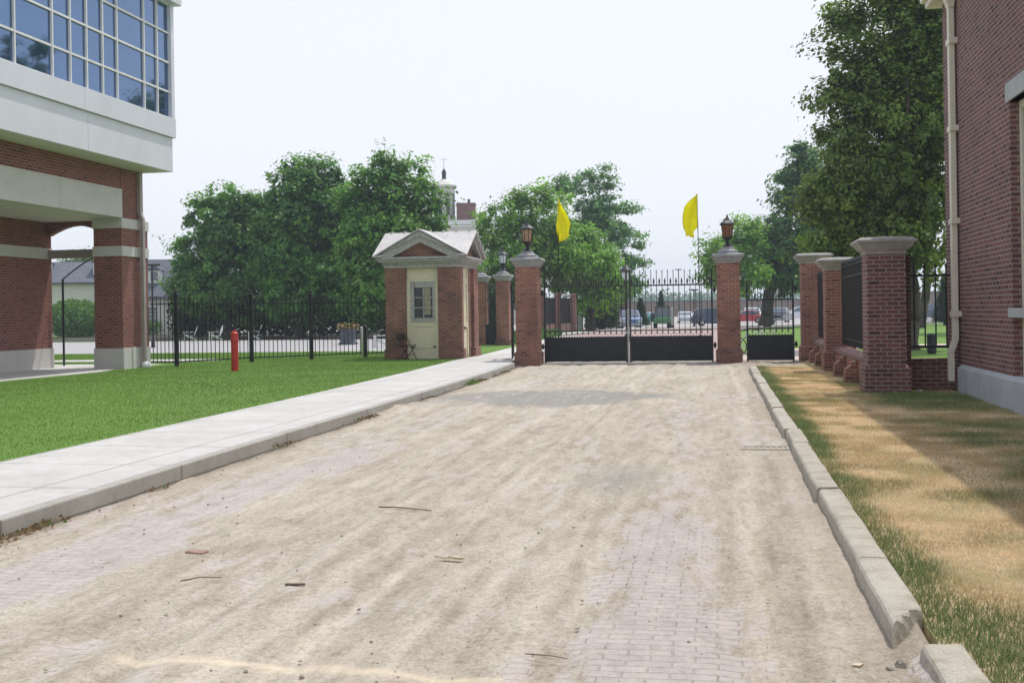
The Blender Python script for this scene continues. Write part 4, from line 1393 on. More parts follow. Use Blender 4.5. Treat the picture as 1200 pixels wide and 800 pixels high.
# ------------------------------------------------------------------ gates
def gate_leaf(name, x0, x1, label, rod=False, hinge_left=True, top=2.40, y=34.70, panel=.83, group='main gate leaves', step=.172, posts=2.92, ptop=2.82):
    t = thing(name, label, 'gate', (x0, y, 0), math.atan2(.0, 1), group)
    W_ = x1 - x0
    MB().box(0, .055, -.03, .03, .04, posts).box(W_ - .055, W_, -.03, .03, .04, posts).box(.055, W_ - .055, -.02, .02, .07, .12).box(.055, W_ - .055, -.02, .02, 1.01, 1.045).box(.055, W_ - .055, -.022, .022, top, top + .045).build('frame', 'iron', t)
    pn = MB().box(.055, W_ - .055, -.006, .006, .12, panel)
    n_ = int(round((W_ - .11) / (step * .5)))
    s_ = (W_ - .11) / n_
    for i in range(n_):
        xa = .055 + i * s_
        pn.extr([(xa, -.005, panel)] + [(xa + s_ * k / 6, -.005, panel + .035 * math.sin(math.pi * k / 6)) for k in range(1, 6)] + [(xa + s_, -.005, panel)], (0, .010, 0))
    pn.build('kick_panel', 'iron_bluish', t)
    nb = int(round(W_ / step))
    m, sp, sw = MB(), MB(), MB()
    for i in range(1, nb):
        x = W_ * i / nb
        m.box(x - .010, x + .010, -.010, .010, .90, ptop)
        m.sq([(.010, ptop), (.016, ptop + .03), (.001, ptop + .09)], x, 0)
    for i in range(nb):
        x = W_ * (i + .5) / nb
        sp.sq([(.006, top - .0), (.008, top + .05), (.024, top + .09), (.027, top + .15), (.018, top + .20), (.001, top + .26)], x, 0)
        pts = [(x + W_ / nb * .46 * math.cos(a), 0, 1.01 - .12 * math.sin(a) - .0) for a in [math.pi * k / 6 for k in range(7)]]
        sw.path(pts, .007, 4)
    m.build('pickets', 'iron', t)
    sp.build('spearheads', 'iron', t)
    sw.build('scrolls', 'iron', t)
    hx = 0 if hinge_left else W_
    s = -1 if hinge_left else 1
    for z in (.52, 2.22):
        MB().box(min(hx, hx + s * .10), max(hx, hx + s * .10), -.03, .03, z, z + .06).tube((hx + s * .05, 0, z - .06), (hx + s * .05, 0, z + .12), .035, .035, 8).build('hinge', 'iron', t)
    if rod:
        MB().tube((W_ + .02, -.055, .02), (W_ + .02, -.055, 1.70), .028, .028, 10).tube((W_ + .02, -.055, .86), (W_ + .02, -.055, .96), .036, .036, 10).box(W_ - .10, W_ + .07, -.06, -.03, .95, 1.0).build('drop_rod', 'silver', t)
    return t

gate_leaf('gate_leaf', -5.40, -2.77, 'left leaf of the closed black iron gate, silver drop rod at its edge', rod=True)
gate_leaf('gate_leaf', -2.71, -.14, 'right leaf of the closed black iron gate, hinged on the pillar with the orange lantern', hinge_left=False)
gate_leaf('side_gate', .86, 2.28, 'narrow black iron side gate with a solid lower panel, right of the orange lantern pillar', hinge_left=False, top=1.9, group='side gates', posts=2.5, ptop=2.4)
# open wicket seen edge-on, left of the left pillar
t = gate_leaf('side_gate', 0, 1.35, 'black iron wicket gate standing open across the pavement, seen edge-on beside the left pillar', group='side gates', top=1.9, posts=2.25, ptop=2.15)
t.location = (-6.42, 34.6, .16)
t.rotation_euler = (0, 0, R(99))

# iron fence to the left of the booth
FP = [(-17.62, 32.3), (-16.55, 32.0), (-15.26, 34.7), (-13.81, 36.4), (-12.40, 37.9), (-11.08, 38.3)]
t = thing('iron_fence', 'black iron picket fence running from the left building to the booth', 'fence', (FP[0][0], FP[0][1], .135))
for i, (x, y) in enumerate(FP[1:4]):
    X, Y = x - FP[0][0], y - FP[0][1]
    p = MB().box(X - .055, X + .055, Y - .055, Y + .055, -.1, 2.22).sq([(.075, 2.22), (.075, 2.26), (.02, 2.29)], X, Y).lathe([(.02, 2.29), (.05, 2.32), (.05, 2.36), (.01, 2.40)], X, Y, 8).build('post', 'iron', t)
for i in range(len(FP) - 1):
    (xa, ya), (xb, yb) = FP[i], FP[i + 1]
    X0, Y0, X1, Y1 = xa - FP[0][0], ya - FP[0][1], xb - FP[0][0], yb - FP[0][1]
    L = math.hypot(X1 - X0, Y1 - Y0)
    ux, uy = (X1 - X0) / L * .07, (Y1 - Y0) / L * .07
    picket_panel(t, X0 + ux, Y0 + uy, X1 - ux, Y1 - uy, .10, 2.10, ((.13, .035), (1.93, .035)), .165, .010, tip=.06)
# short posts at the right end of the fence
tag(MB().lathe([(.055, -.1), (.055, 1.05), (.045, 1.08), (.005, 1.09)], n=12).build('guard_post', 'white_paint', loc=(-12.72, 38.6, .135), smooth=True), 'short white pipe post behind the iron fence near the booth', 'post')
tag(MB().sq([(.06, -.1), (.06, 1.06), (.075, 1.07), (.075, 1.10), (.01, 1.14)]).build('gate_post', 'iron', loc=(-12.37, 37.95, .135)), 'short black square post in the iron fence beside the booth', 'post')

# dark iron panel between the two pillars beyond the booth
t = thing('iron_railing', 'dark iron railing between the two pillars beyond the booth', 'railing', (-10.62, 50.5, 0), 0, 'iron railings beyond the gate')
picket_panel(t, 0, 0, .65, -.35, .1, 2.9, ((.15, .05), (.95, .04), (2.2, .04)), .10, .014)
MB().extr([(0, 0, .1), (.65, -.35, .1), (.65, -.35, 1.1), (0, 0, 1.1)], (.01, .02, 0)).build('kick_panel', 'iron_bluish', t)

# far brick-and-iron fence on the left side of the drive
def far_fence(pts, D, label, zt_, low=.75, railw=True, wpx=.22):
    x0, y0, _ = at(pts[0], 380, D)
    t = thing('estate_fence', label, 'fence', (x0, y0, 0), 0, 'brick and iron fences beyond the gate')
    P_ = []
    for i, px in enumerate(pts):
        x, y, _ = at(px, 380, D + i * 3.0)
        P_.append((x - x0, y - y0))
        MB().sq([(wpx + .04, -.1), (wpx + .04, .4), (wpx, .42), (wpx, zt_ - .2), (wpx + .08, zt_ - .16), (wpx + .08, zt_ - .04), (.05, zt_)], x - x0, y - y0).build('pillar', 'brick_far', t)
    for a_, b_ in zip(P_[:-1], P_[1:]):
        picket_panel(t, a_[0] + .2, a_[1], b_[0] - .2, b_[1], low, zt_ - .45, ((low + .1, .05), (zt_ - .6, .05)), .14, .03)
        dx, dy = b_[0] - a_[0], b_[1] - a_[1]
        MB().extr([(a_[0] + .1, a_[1] - .1, -.1), (a_[0] + .1, a_[1] + .15, -.1), (a_[0] + .1, a_[1] + .15, low), (a_[0] + .1, a_[1] - .1, low)], (dx - .2, dy, 0)).build('low_wall', 'brick_far', t)
        if railw:
            MB().extr([(a_[0] + .1, a_[1] - .07, zt_ - .14), (a_[0] + .1, a_[1] + .07, zt_ - .14), (a_[0] + .1, a_[1] + .07, zt_ - .06), (a_[0] + .1, a_[1] - .07, zt_ - .06)], (dx - .2, dy, 0)).build('top_rail', 'panel_white', t)
    return t

far_fence([618, 636, 654, 672], 78, 'far brick fence with dark iron panels and a pale top rail', 3.05)
far_fence([706, 720, 732], 116, 'farther brick and iron fence behind the drooping tree', 2.75, railw=False, wpx=.3)

# ------------------------------------------------------------------ small things
t = thing('standpipe', 'red painted standpipe standing on the lawn in front of the iron fence', 'standpipe', (-13.3, 29.1, .12))
MB().lathe([(.10, 0), (.10, .80), (.108, .82), (.112, .90), (.104, .93), (.098, 1.00), (.106, 1.02), (.104, 1.07), (.07, 1.11), (.02, 1.125)], n=20).build('pipe', 'red_paint', t, smooth=False)
MB().tube((0, 0, 1.12), (0, 0, 1.17), .03, .03, 6).build('cap_nut', 'red_paint', t)

# folding chair
t = thing('folding_chair', 'dark folding chair open on the grass in front of the booth', 'chair', (-10.12, 35.5, .14), R(-112))
s = .43
for x in (-.21, .21):
    MB().tube((x, .22, 0), (x, -.26, .86), .014, .014, 8).build('leg', 'dark_wood', t)
    MB().tube((x * .9, -.24, 0), (x * .9, .20, .46), .014, .014, 8).build('leg', 'dark_wood', t)
MB().extr([(-.20, -.18, .44), (.20, -.18, .44), (.20, .21, .47), (-.20, .21, .47)], (0, 0, .022)).build('seat', 'dark_wood', t, bevel=.006)
MB().extr([(-.23, -.245, .64), (.23, -.245, .64), (.23, -.285, .86), (-.23, -.285, .86)], (0, -.018, 0)).build('backrest', 'dark_wood', t, bevel=.006)
MB().tube((-.2, .13, .17), (.2, .13, .17), .01).tube((-.19, -.19, .05), (.19, -.19, .05), .01).build('stretcher', 'dark_wood', t)

# garden chairs
def garden_chair(px, py, D, rz, label):
    x, y, _ = at(px, py, D)
    t = thing('garden_chair', label, 'chair', (x, y, -.03), rz, 'white garden chairs beyond the lane')
    for sx in (-.3, .3):
        MB().box(sx - .03, sx + .03, -.36, -.30, 0, .60).build('leg', 'white_paint', t)
        MB().extr([(sx - .02, -.30, .36), (sx + .02, -.30, .36), (sx + .02, .45, .02), (sx - .02, .45, .02)], (0, 0, .10)).build('leg', 'white_paint', t)
        MB().box(sx - .08, sx + .08, -.42, .34, .60, .63).build('armrest', 'white_paint', t)
    m = MB()
    for i in range(5):
        y_ = -.30 + i * .13
        m.box(-.28, .28, y_, y_ + .11, .42 - i * .03, .445 - i * .03)
    m.build('seat', 'white_paint', t)
    m = MB()
    for i in range(5):
        xx_ = -.26 + i * .106
        m.extr([(xx_, .28, .30), (xx_ + .09, .28, .30), (xx_ + .09, .58, 1.05 + .05 * math.sin(i / 4 * math.pi)), (xx_, .58, 1.05 + .05 * math.sin(i / 4 * math.pi))], (0, .025, 0))
    m.build('backrest', 'white_paint', t)

garden_chair(222, 392, 80, R(-60), 'white slatted garden chair, leftmost beyond the fence, turned to the left')
garden_chair(252, 393, 79, R(-50), 'white slatted garden chair behind the red standpipe on its left side')
garden_chair(297, 393, 79, R(-65), 'white slatted garden chair behind the middle fence post')
garden_chair(447, 400, 56, R(-65), 'white slatted garden chair beside the left wall of the booth')

# planter
x, y, _ = at(408, 402, 62)
t = thing('stone_planter', 'dark square planter with tan flowers on the lane behind the fence', 'planter', (x, y, -.03))
MB().sq([(.42, 0), (.42, .14), (.32, .18), (.36, .75), (.44, .80), (.44, .90), (.38, .90)]).build('pot', 'slate', t)
rr = np.random.RandomState(9)
k = 500
p = np.stack([rr.randn(k) * .24, rr.randn(k) * .2, .90 + rr.rand(k) * .28], 1)
s = .07
a = rr.randn(k, 3)
a /= np.linalg.norm(a, axis=1)[:, None]
b = np.cross(a, rr.randn(k, 3))
V = np.stack([p - a * s, p + b * s * .7, p + a * s, p - b * s * .7], 1)
tan = rr.rand(k, 1) < .62
C = np.repeat(np.where(tan, np.array([.24, .165, .12]), np.array([.04, .055, .025]))[:, None, :], 4, axis=1)
raw_mesh('flowers', V.reshape(-1, 3), 4, C.reshape(-1, 3), 'leaf', t)

# utility box, bin
x, y, _ = at(677, 386, 100)
t = thing('utility_box', 'grey-green electrical cabinet beside the far iron fence', 'cabinet', (x, y, -.02))
MB().box(-.5, .42, -.3, .3, 0, 1.38).build('cabinet', 'utility_grey', t, bevel=.02)
MB().box(-.56, .48, -.36, .36, 1.38, 1.44).build('lid', 'utility_grey', t, bevel=.01)
MB().box(-.04, -.02, -.31, -.30, .05, 1.33).box(.05, .08, -.33, -.30, .6, .78).build('door_seam', 'iron', t)
x, y, _ = at(1092, 416, 39)
t = thing('litter_bin', 'dark round litter bin on the grass behind the short iron railing', 'bin', (x, y, -.03))
MB().lathe([(.13, 0), (.145, .05), (.155, .56), (.17, .58), (.17, .61)], n=18).build('body', 'iron', t, smooth=False)
MB().lathe([(.175, .611), (.17, .65), (.09, .70), (.02, .71)], n=18).build('lid', 'iron_bluish', t)
m = MB()
for i in range(12):
    a_ = 2 * math.pi * i / 12
    m.tube((.148 * math.cos(a_), .148 * math.sin(a_), .05), (.158 * math.cos(a_), .158 * math.sin(a_), .56), .008, .008, 5)
m.build('slats', 'iron', t)

# bicycles behind the side gate
def bicycle(x, y, rz, label):
    t = thing('bicycle', label, 'bicycle', (x, y, -.0), rz, 'bicycles parked behind the side gate')
    for xc in (-.52, .52):
        pts = [(xc + .33 * math.cos(2 * math.pi * i / 20), 0, .34 + .33 * math.sin(2 * math.pi * i / 20)) for i in range(21)]
        w_ = MB().path(pts, .018, 6).build('wheel', 'rubber', t)
        sp = MB()
        for i in range(8):
            a_ = math.pi * i / 8
            sp.tube((xc - .31 * math.cos(a_), 0, .34 - .31 * math.sin(a_)), (xc + .31 * math.cos(a_), 0, .34 + .31 * math.sin(a_)), .003, .003, 4)
        sp.build('spokes', 'silver', w_)
    MB().tube((-.52, 0, .34), (-.12, 0, .30), .014).tube((-.12, 0, .30), (-.22, 0, .82), .016).tube((-.22, 0, .80), (.36, 0, .84), .016).tube((-.12, 0, .30), (.36, 0, .80), .018).tube((-.52, 0, .34), (-.20, 0, .76), .012).tube((.52, 0, .34), (.34, 0, .96), .016).build('frame', 'silver', t)
    MB().extr([(-.36, -.07, .88), (-.36, .07, .88), (-.10, .02, .90), (-.10, -.02, .90)], (0, 0, .05)).build('saddle', 'rubber', t)
    MB().path([(.26, -.26, 1.02), (.36, -.16, 1.04), (.33, 0, 1.0), (.36, .16, 1.04), (.26, .26, 1.02)], .013).build('handlebar', 'silver', t)
    MB().tube((-.12, -.06, .30), (.02, -.09, .22), .012).build('pedal', 'silver', t)
    MB().tube((-.12, .06, .30), (-.26, .09, .38), .012).build('pedal', 'silver', t)

bicycle(1.15, 39.2, R(12), 'silver bicycle leaning behind the left half of the side gate')
bicycle(1.62, 40.2, R(-10), 'second bicycle, standing farther from the side gate with its handlebar to the right')

# storm grates
def grate(x, y, label, w_=.55, d=.32, z=.018):
    t = thing('storm_grate', label, 'grate', (x, y, z), 0, 'storm grates in the road')
    m = MB().box(-w_ / 2, w_ / 2, -d / 2, -d / 2 + .03, -.08, .012).box(-w_ / 2, w_ / 2, d / 2 - .03, d / 2, -.08, .012).box(-w_ / 2, -w_ / 2 + .03, -d / 2 + .03, d / 2 - .03, -.08, .012).box(w_ / 2 - .03, w_ / 2, -d / 2 + .03, d / 2 - .03, -.08, .012)
    m.build('frame', 'grate_bar', t)
    m = MB()
    n_ = 7
    for i in range(n_):
        xx_ = -w_ / 2 + .03 + (w_ - .06) * (i + .5) / n_
        m.box(xx_ - .014, xx_ + .014, -d / 2 + .03, d / 2 - .03, -.03, .009)
    m.build('bars', 'grate_bar', t)
    MB().box(-w_ / 2 + .031, w_ / 2 - .031, -d / 2 + .031, d / 2 - .031, -.004, .0).build('pit', 'grate_pit', t)

grate(.52, 13.3, 'slotted iron storm grate in the dirt beside the right kerb', z=.012)
grate(-4.95, 13.9, 'slotted iron storm grate half buried near the left kerb', z=.004)

# sticks, bricks and litter
def stick(pts, r, mat, name, label, cat, group=None):
    x, y = pts[0][0], pts[0][1]
    r = r * .62
    m = MB()
    n_ = len(pts)
    for i in range(n_ - 1):
        m.tube((pts[i][0] - x, pts[i][1] - y, pts[i][2]), (pts[i + 1][0] - x, pts[i + 1][1] - y, pts[i + 1][2]), r * (1 - .5 * i / n_), r * (1 - .5 * (i + 1) / n_), 6)
    o = m.build(name, mat, loc=(x, y, .0))
    return tag(o, label, cat, group)

stick([(-2.83, 8.98, .03), (-2.70, 9.0, .028), (-2.52, 8.93, .03), (-2.36, 8.92, .02)], .011, 'twig', 'twig', 'long thin twig lying across the middle of the dirt road', 'twig', 'twigs on the road')
stick([(-2.62, 6.40, .012), (-2.50, 6.42, .014)], .016, 'twig', 'twig', 'short thick brown twig on the left half of the road', 'twig', 'twigs on the road')
stick([(-3.30, 6.38, .02), (-3.20, 6.45, .03), (-3.08, 6.50, .02)], .007, 'twig', 'twig', 'dark bent twig below the left strip of bare bricks', 'twig', 'twigs on the road')
stick([(-.93, 5.22, .02), (-.80, 5.2, .022), (-.72, 5.17, .02)], .005, 'twig', 'twig', 'thin dark twig near the bottom edge, beside the right strip of bricks', 'twig', 'twigs on the road')
m = MB().extr([(-.10, .02, 0), (-.02, -.012, 0), (.08, -.03, 0), (.11, -.02, 0), (.01, .018, 0)], (0, 0, .012)).extr([(.0, -.01, .0125), (.09, -.05, .0125), (.13, -.05, .0125), (.05, -.005, .0125)], (0, 0, .008))
tag(m.build('wood_splinter', 'splinter', loc=(-1.80, 7.22, .012)), 'pale splinter of wood lying in the middle of the road', 'splinter')
tag(MB().box(-.075, .075, -.04, .04, -.05, .002).build('loose_brick', 'brick_dusty', loc=(-3.62, 7.25, .012), rz=R(-14), bevel=.008), 'single half-buried dusty brick at the edge of the left brick strip', 'brick')
for i, (x, y, s_) in enumerate([(.80, 5.30, .05), (.90, 5.27, .035), (.74, 5.24, .03), (.86, 5.2, .045)]):
    m = MB()
    chip(m, 0, 0, -.02, s_, random.Random(60 + i))
    tag(m.build('concrete_lump', 'kerb', loc=(x, y, .02)), ('largest lump of broken concrete in the gap of the right kerb', 'small lump of broken concrete on the grass side of the kerb gap', 'small lump of broken concrete on the road side of the kerb gap',
        'lump of broken concrete nearest the camera in the kerb gap')[i], 'rubble', 'lumps of concrete in the broken kerb')
tag(MB().extr([(-.03, 0, 0), (.0, -.02, 0), (.035, .0, 0), (.0, .018, 0)], (0, 0, .006)).build('pale_leaf', 'splinter', loc=(.60, 5.25, .02), rz=.5), 'pale dry leaf on the dirt near the broken kerb', 'leaf')
m = MB()
chip(m, 0, 0, 0, .09, random.Random(5))
tag(m.build('pale_rock', 'stone', loc=(3.55, 20.9, .10)), 'pale rock on the shaded grass in front of the dark low wall', 'rock')


# flags
def flag(x, y, htop, lean, side, prof, label):
    t = thing('flag_pole', label, 'flag', (x, y, 0), 0, 'yellow flags behind the gate')
    MB().tube((lean, 0, -.05), (0, 0, htop), .018, .011, 8).build('pole', 'iron', t)
    m = MB()
    nu, nv = 14, len(prof)
    for j, (z, w0, w1) in enumerate(prof):
        for i in range(nu + 1):
            u = i / nu
            xx_ = (w0 + (w1 - w0) * u) * side
            yy_ = .11 * math.sin(u * 6.5 + z * 3.4) * (.2 + u)
            m.V.append((xx_ + lean * (1 - z / htop), yy_ - .012, z + .03 * math.sin(u * 5 + j)))
    for j in range(nv - 1):
        for i in range(nu):
            m.F.append((j * (nu + 1) + i, j * (nu + 1) + i + 1, (j + 1) * (nu + 1) + i + 1, (j + 1) * (nu + 1) + i))
    o = m.build('flag', 'flag_yellow', t, smooth=True, recalc=False)
    md = o.modifiers.new('thick', 'SOLIDIFY')
    md.thickness = .004

flag(-5.13, 36.4, 5.42, -.06, 1, [(5.40, 0, .02), (5.25, 0, .08), (5.1, -.01, .15), (4.9, -.03, .26), (4.7, -.05, .36), (4.55, -.07, .41), (4.4, -.07, .36), (4.25, -.06, .33), (4.15, -.03, .36), (4.03, 0, .24), (3.95, 0, .08)],
     'yellow flag on a thin black pole above the left gate leaf')
flag(-.60, 36.6, 5.42, .05, -1, [(5.40, 0, .02), (5.28, 0, .14), (5.12, 0, .30), (4.95, 0, .41), (4.75, 0, .47), (4.5, .0, .49), (4.32, .0, .46), (4.26, .05, .44), (4.15, .14, .40), (4.08, .14, .41), (4.02, .12, .38)],
     'yellow flag on a thin black pole left of the orange lantern')


# lamp posts
def post_lamp(px, py_top, D, label, kind):
    x, y, z = at(px, py_top, D)
    t = thing('street_lamp', label, 'street lamp', (x, y, -.04), 0, 'street lamps beyond the gate')
    if kind == 'acorn':
        MB().lathe([(.16, 0), (.14, .3), (.07, .5), (.06, z - .95), (.09, z - .9), (.05, z - .85)], n=10).build('pole', 'iron', t)
        MB().lathe([(.08, z - .85), (.20, z - .70), (.24, z - .5), (.20, z - .36)], n=14).build('globe', 'frost_glass', t, smooth=True)
        MB().lathe([(.36, z - .38), (.34, z - .32), (.16, z - .12), (.05, z - .05), (.02, z + .03)], n=14).build('lamp_shade', 'iron', t)
    else:
        MB().lathe([(.12, 0), (.10, .4), (.06, .5), (.05, z)], n=8).build('pole', 'iron', t)
        m = MB().box(-.45, .45, -.10, .10, z, z + .12)
        m.build('lamp_head', 'iron', t, bevel=.02)

post_lamp(733.5, 309, 60, 'black acorn street lamp standing behind the middle of the gate', 'acorn')
post_lamp(178, 311, 62, 'slim black street lamp with a flat head between the left building and the pale house', 'flat')
post_lamp(795, 316, 150, 'tall slim car park lamp seen through the right gate leaf', 'flat')
post_lamp(813, 340, 108, 'dark lamp post at the left end of the dark blue minivan', 'flat')


# ------------------------------------------------------------------ cars
def car(px, py, D, rz, label, colr, kind='sedan', name='parked_car', cat='car'):
    x, y, _ = at(px, py, D)
    t = thing(name, label, cat, (x, y, -.01), rz, 'cars parked beyond the gate')
    paint = car_paint('paint_' + name, colr)
    if kind == 'sedan':
        L_, Wd, h1, h2 = 4.6, 1.78, .92, 1.42
        low = [(-2.3, .35), (-2.28, .72), (-2.15, .88), (-1.2, .93), (1.05, .95), (2.15, .90), (2.28, .78), (2.3, .35)]
        roofp = [(-1.05, .94), (-.35, 1.38), (.0, 1.43), (.75, 1.42), (1.1, 1.36), (1.75, .96)]
    elif kind == 'suv':
        L_, Wd = 4.7, 1.86
        low = [(-2.35, .40), (-2.33, .85), (-2.15, 1.0), (-1.1, 1.08), (2.28, 1.08), (2.35, .9), (2.35, .40)]
        roofp = [(-1.1, 1.08), (-.45, 1.66), (-.1, 1.74), (1.7, 1.74), (1.95, 1.66), (2.25, 1.08)]
    else:
        L_, Wd = 4.9, 1.95
        low = [(-2.45, .35), (-2.42, .8), (-2.2, .98), (-1.5, 1.08), (2.4, 1.08), (2.45, .9), (2.45, .35)]
        roofp = [(-1.5, 1.08), (-.75, 1.72), (-.3, 1.82), (2.1, 1.82), (2.25, 1.74), (2.40, 1.08)]
    hwd = Wd / 2
    # body with wheel arches
    wb = L_ * .29
    pts = []
    def arch(cx):
        return [(cx - .36 * math.cos(math.pi * i / 8), .32 + .36 * math.sin(math.pi * i / 8)) for i in range(9)]
    prof = [low[0], (low[0][0] + .05, .24)] + [(-wb - .40, .22)] + arch(-wb) + [(-wb + .40, .22), (wb - .40, .22)] + arch(wb) + [(wb + .40, .22), (low[-1][0] - .05, .24)] + low[::-1][:-1]
    m = MB()
    n_ = len(prof)
    m.V = [(px_, -hwd, pz) for px_, pz in prof] + [(px_ * .985, -hwd * 1.0, pz) for px_, pz in prof]
    m = MB().extr([(a_, -hwd, b_) for a_, b_ in prof], (0, Wd, 0))
    # cabin tapers inwards
    k = len(roofp)
    vs, fs = [], []
    def yin(z):
        return hwd - .02 - (z - roofp[0][1]) * .24
    for s_ in (-1, 1):
        for a_, b_ in roofp:
            vs.append((a_, s_ * yin(b_), b_))
    fs = [tuple(range(k)), tuple(range(2 * k - 1, k - 1, -1))] + [(i, k + i, k + i + 1, i + 1) for i in range(k - 1)] + [(k - 1, 2 * k - 1, k, 0)]
    m.add(vs, fs)
    m.build('body', paint, t, bevel=.03)
    z0, z1 = roofp[0][1] + .05, max(p_[1] for p_ in roofp) - .10
    def xat(z, front):
        seq = roofp[:3] if front else roofp[::-1][:3]
        for (xa, za), (xb, zb_) in zip(seq[:-1], seq[1:]):
            if za <= z <= zb_:
                return xa + (xb - xa) * (z - za) / (zb_ - za + 1e-6)
        return seq[-1][0]
    # side windows
    for s_ in (-1, 1):
        q = []
        xf0, xf1, xr0, xr1 = xat(z0, True) + .12, xat(z1, True) + .12, xat(z0, False) - .12, xat(z1, False) - .12
        nb = 2
        for i in range(nb):
            ta, tb = i / nb + .012, (i + 1) / nb - .012
            P4 = [(xf0 + (xr0 - xf0) * ta, z0), (xf0 + (xr0 - xf0) * tb, z0), (xf1 + (xr1 - xf1) * tb, z1), (xf1 + (xr1 - xf1) * ta, z1)]
            MB().extr([(a_, s_ * (yin(b_) + .004), b_) for a_, b_ in P4], (0, s_ * .008, 0)).build('side_window', 'dark_glass_car', t)
    for front in (True, False):
        xa, xb = xat(z0, front), xat(z1, front)
        sg = -1 if front else 1
        MB().extr([(xa + sg * .006, -yin(z0) + .10, z0), (xa + sg * .006, yin(z0) - .10, z0), (xb + sg * .006, yin(z1) - .10, z1), (xb + sg * .006, -yin(z1) + .10, z1)], (sg * .012, 0, .012)).build('windshield' if front else 'rear_window', 'dark_glass_car', t)
        xe = low[1][0] if front else low[-2][0]
        for s_ in (-1, 1):
            MB().box(min(xe - .02, xe + sg * .03), max(xe - .02, xe + sg * .03) + .0, s_ * (hwd - .22) - .17, s_ * (hwd - .22) + .17, .60, .76).build('headlight' if front else 'tail_light', 'lens_white' if front else 'lens_red', t)
        MB().box(min(xe, xe + sg * .06), max(xe, xe + sg * .06), -hwd + .06, hwd - .06, .30, .50).build('bumper', 'utility_grey', t, bevel=.02)
    for cx in (-wb, wb):
        for s_ in (-1, 1):
            y_ = s_ * (hwd - .10)
            w_ = MB().tube((cx, y_ - .10, .32), (cx, y_ + .10, .32), .32, .32, 20).build('wheel', 'rubber', t)
            MB().tube((cx, y_ + s_ * .09, .32), (cx, y_ + s_ * .108, .32), .20, .18, 14).build('rim', 'silver', w_)
    return t

car(738, 384, 104, R(100), 'blue and silver car half behind the gate centre post', (.10, .20, .42), 'suv')
car(759, 377, 136, R(60), 'small teal car between the low conifer and the green utility cart', (.12, .38, .40), 'sedan')
car(803, 377, 140, R(95), 'silvery white saloon car facing the gate in the car park', (.62, .66, .74), 'sedan')
car(838, 382, 112, R(185), 'dark blue minivan partly hidden by the right gate pillar', (.05, .07, .16), 'suv')
car(874, 378, 128, R(2), 'red saloon car beside the thick tree trunk', (.45, .015, .03), 'sedan')
car(882, 374, 150, R(95), 'white van facing the gate just behind the red car', (.66, .70, .76), 'van', 'parked_van', 'van')
car(914, 378, 130, R(80), 'black off-road car right of the thick tree trunk', (.03, .035, .06), 'suv')
car(938, 374, 160, R(5), 'white estate car at the edge of the brick fence pillar', (.68, .70, .74), 'van')
car(1067, 374, 150, R(4), 'dark blue saloon seen between the nearest pillar and the first fence bar', (.03, .05, .14), 'sedan')
car(1092, 373, 138, R(3), 'dark grey-blue minivan seen between the bars of the short railing', (.06, .10, .17), 'van')
car(712, 378, 150, R(5), 'maroon car low behind the far brick fence', (.2, .03, .04), 'sedan')

# green utility cart
x, y, _ = at(776, 386, 101)
t = thing('utility_cart', 'dark green utility cart with a dark canopy standing on the brick drive', 'cart', (x, y, 0), R(0))
MB().extr([(-.78, 0, .42), (.78, 0, .42), (.78, 0, .80), (.60, 0, 1.02), (-.60, 0, 1.02), (-.78, 0, .80)], (0, 2.9, 0)).build('body', car_paint('cart_green', (.03, .22, .07)), t, bevel=.04)
MB().extr([(-.62, -.004, .84), (.62, -.004, .84), (.5, -.004, .98), (-.5, -.004, .98)], (0, -.02, 0)).build('grille', car_paint('cart_light_green', (.08, .42, .16)), t)
for sx in (-.68, .68):
    for yy_ in (.5, 2.3):
        w_ = MB().tube((sx - .12, yy_, .32), (sx + .12, yy_, .32), .32, .32, 18).build('wheel', 'rubber', t)
        MB().tube((sx - .13, yy_, .32), (sx + .13, yy_, .32), .16, .16, 12).build('rim', 'utility_grey', w_)
    MB().tube((sx, .7, 1.0), (sx * .95, .9, 1.92), .03).build('canopy_post', 'iron', t)
    MB().tube((sx, 2.0, 1.0), (sx * .95, 2.0, 1.92), .03).build('canopy_post', 'iron', t)
    MB().lathe([(.09, 0), (.09, .02)], n=12).build('headlight', 'lens_white', t, loc=(sx * .75, -.03, .72))
MB().box(-.72, .72, .80, 2.15, 1.92, 2.0).build('canopy', 'iron', t, bevel=.02)
MB().extr([(-.64, .71, 1.05), (.64, .71, 1.05), (.62, .88, 1.88), (-.62, .88, 1.88)], (0, .012, 0)).build('windshield', 'dark_glass_car', t)
MB().box(-.6, .6, 1.5, 1.9, 1.0, 1.35).build('seat', 'iron', t, bevel=.04)
x, y, _ = at(785.5, 386, 103)
t = thing('white_cabinet', 'white cabinet standing just right of the green utility cart', 'cabinet', (x, y, 0))
MB().box(-.32, .32, -.3, .3, .25, 1.85).build('cabinet', 'white_paint', t, bevel=.03)
MB().box(-.30, .30, -.28, .28, -.02, .25).build('plinth', 'iron', t)
MB().box(-.26, .26, -.32, -.30, .35, 1.75).build('door', 'panel_white', t)

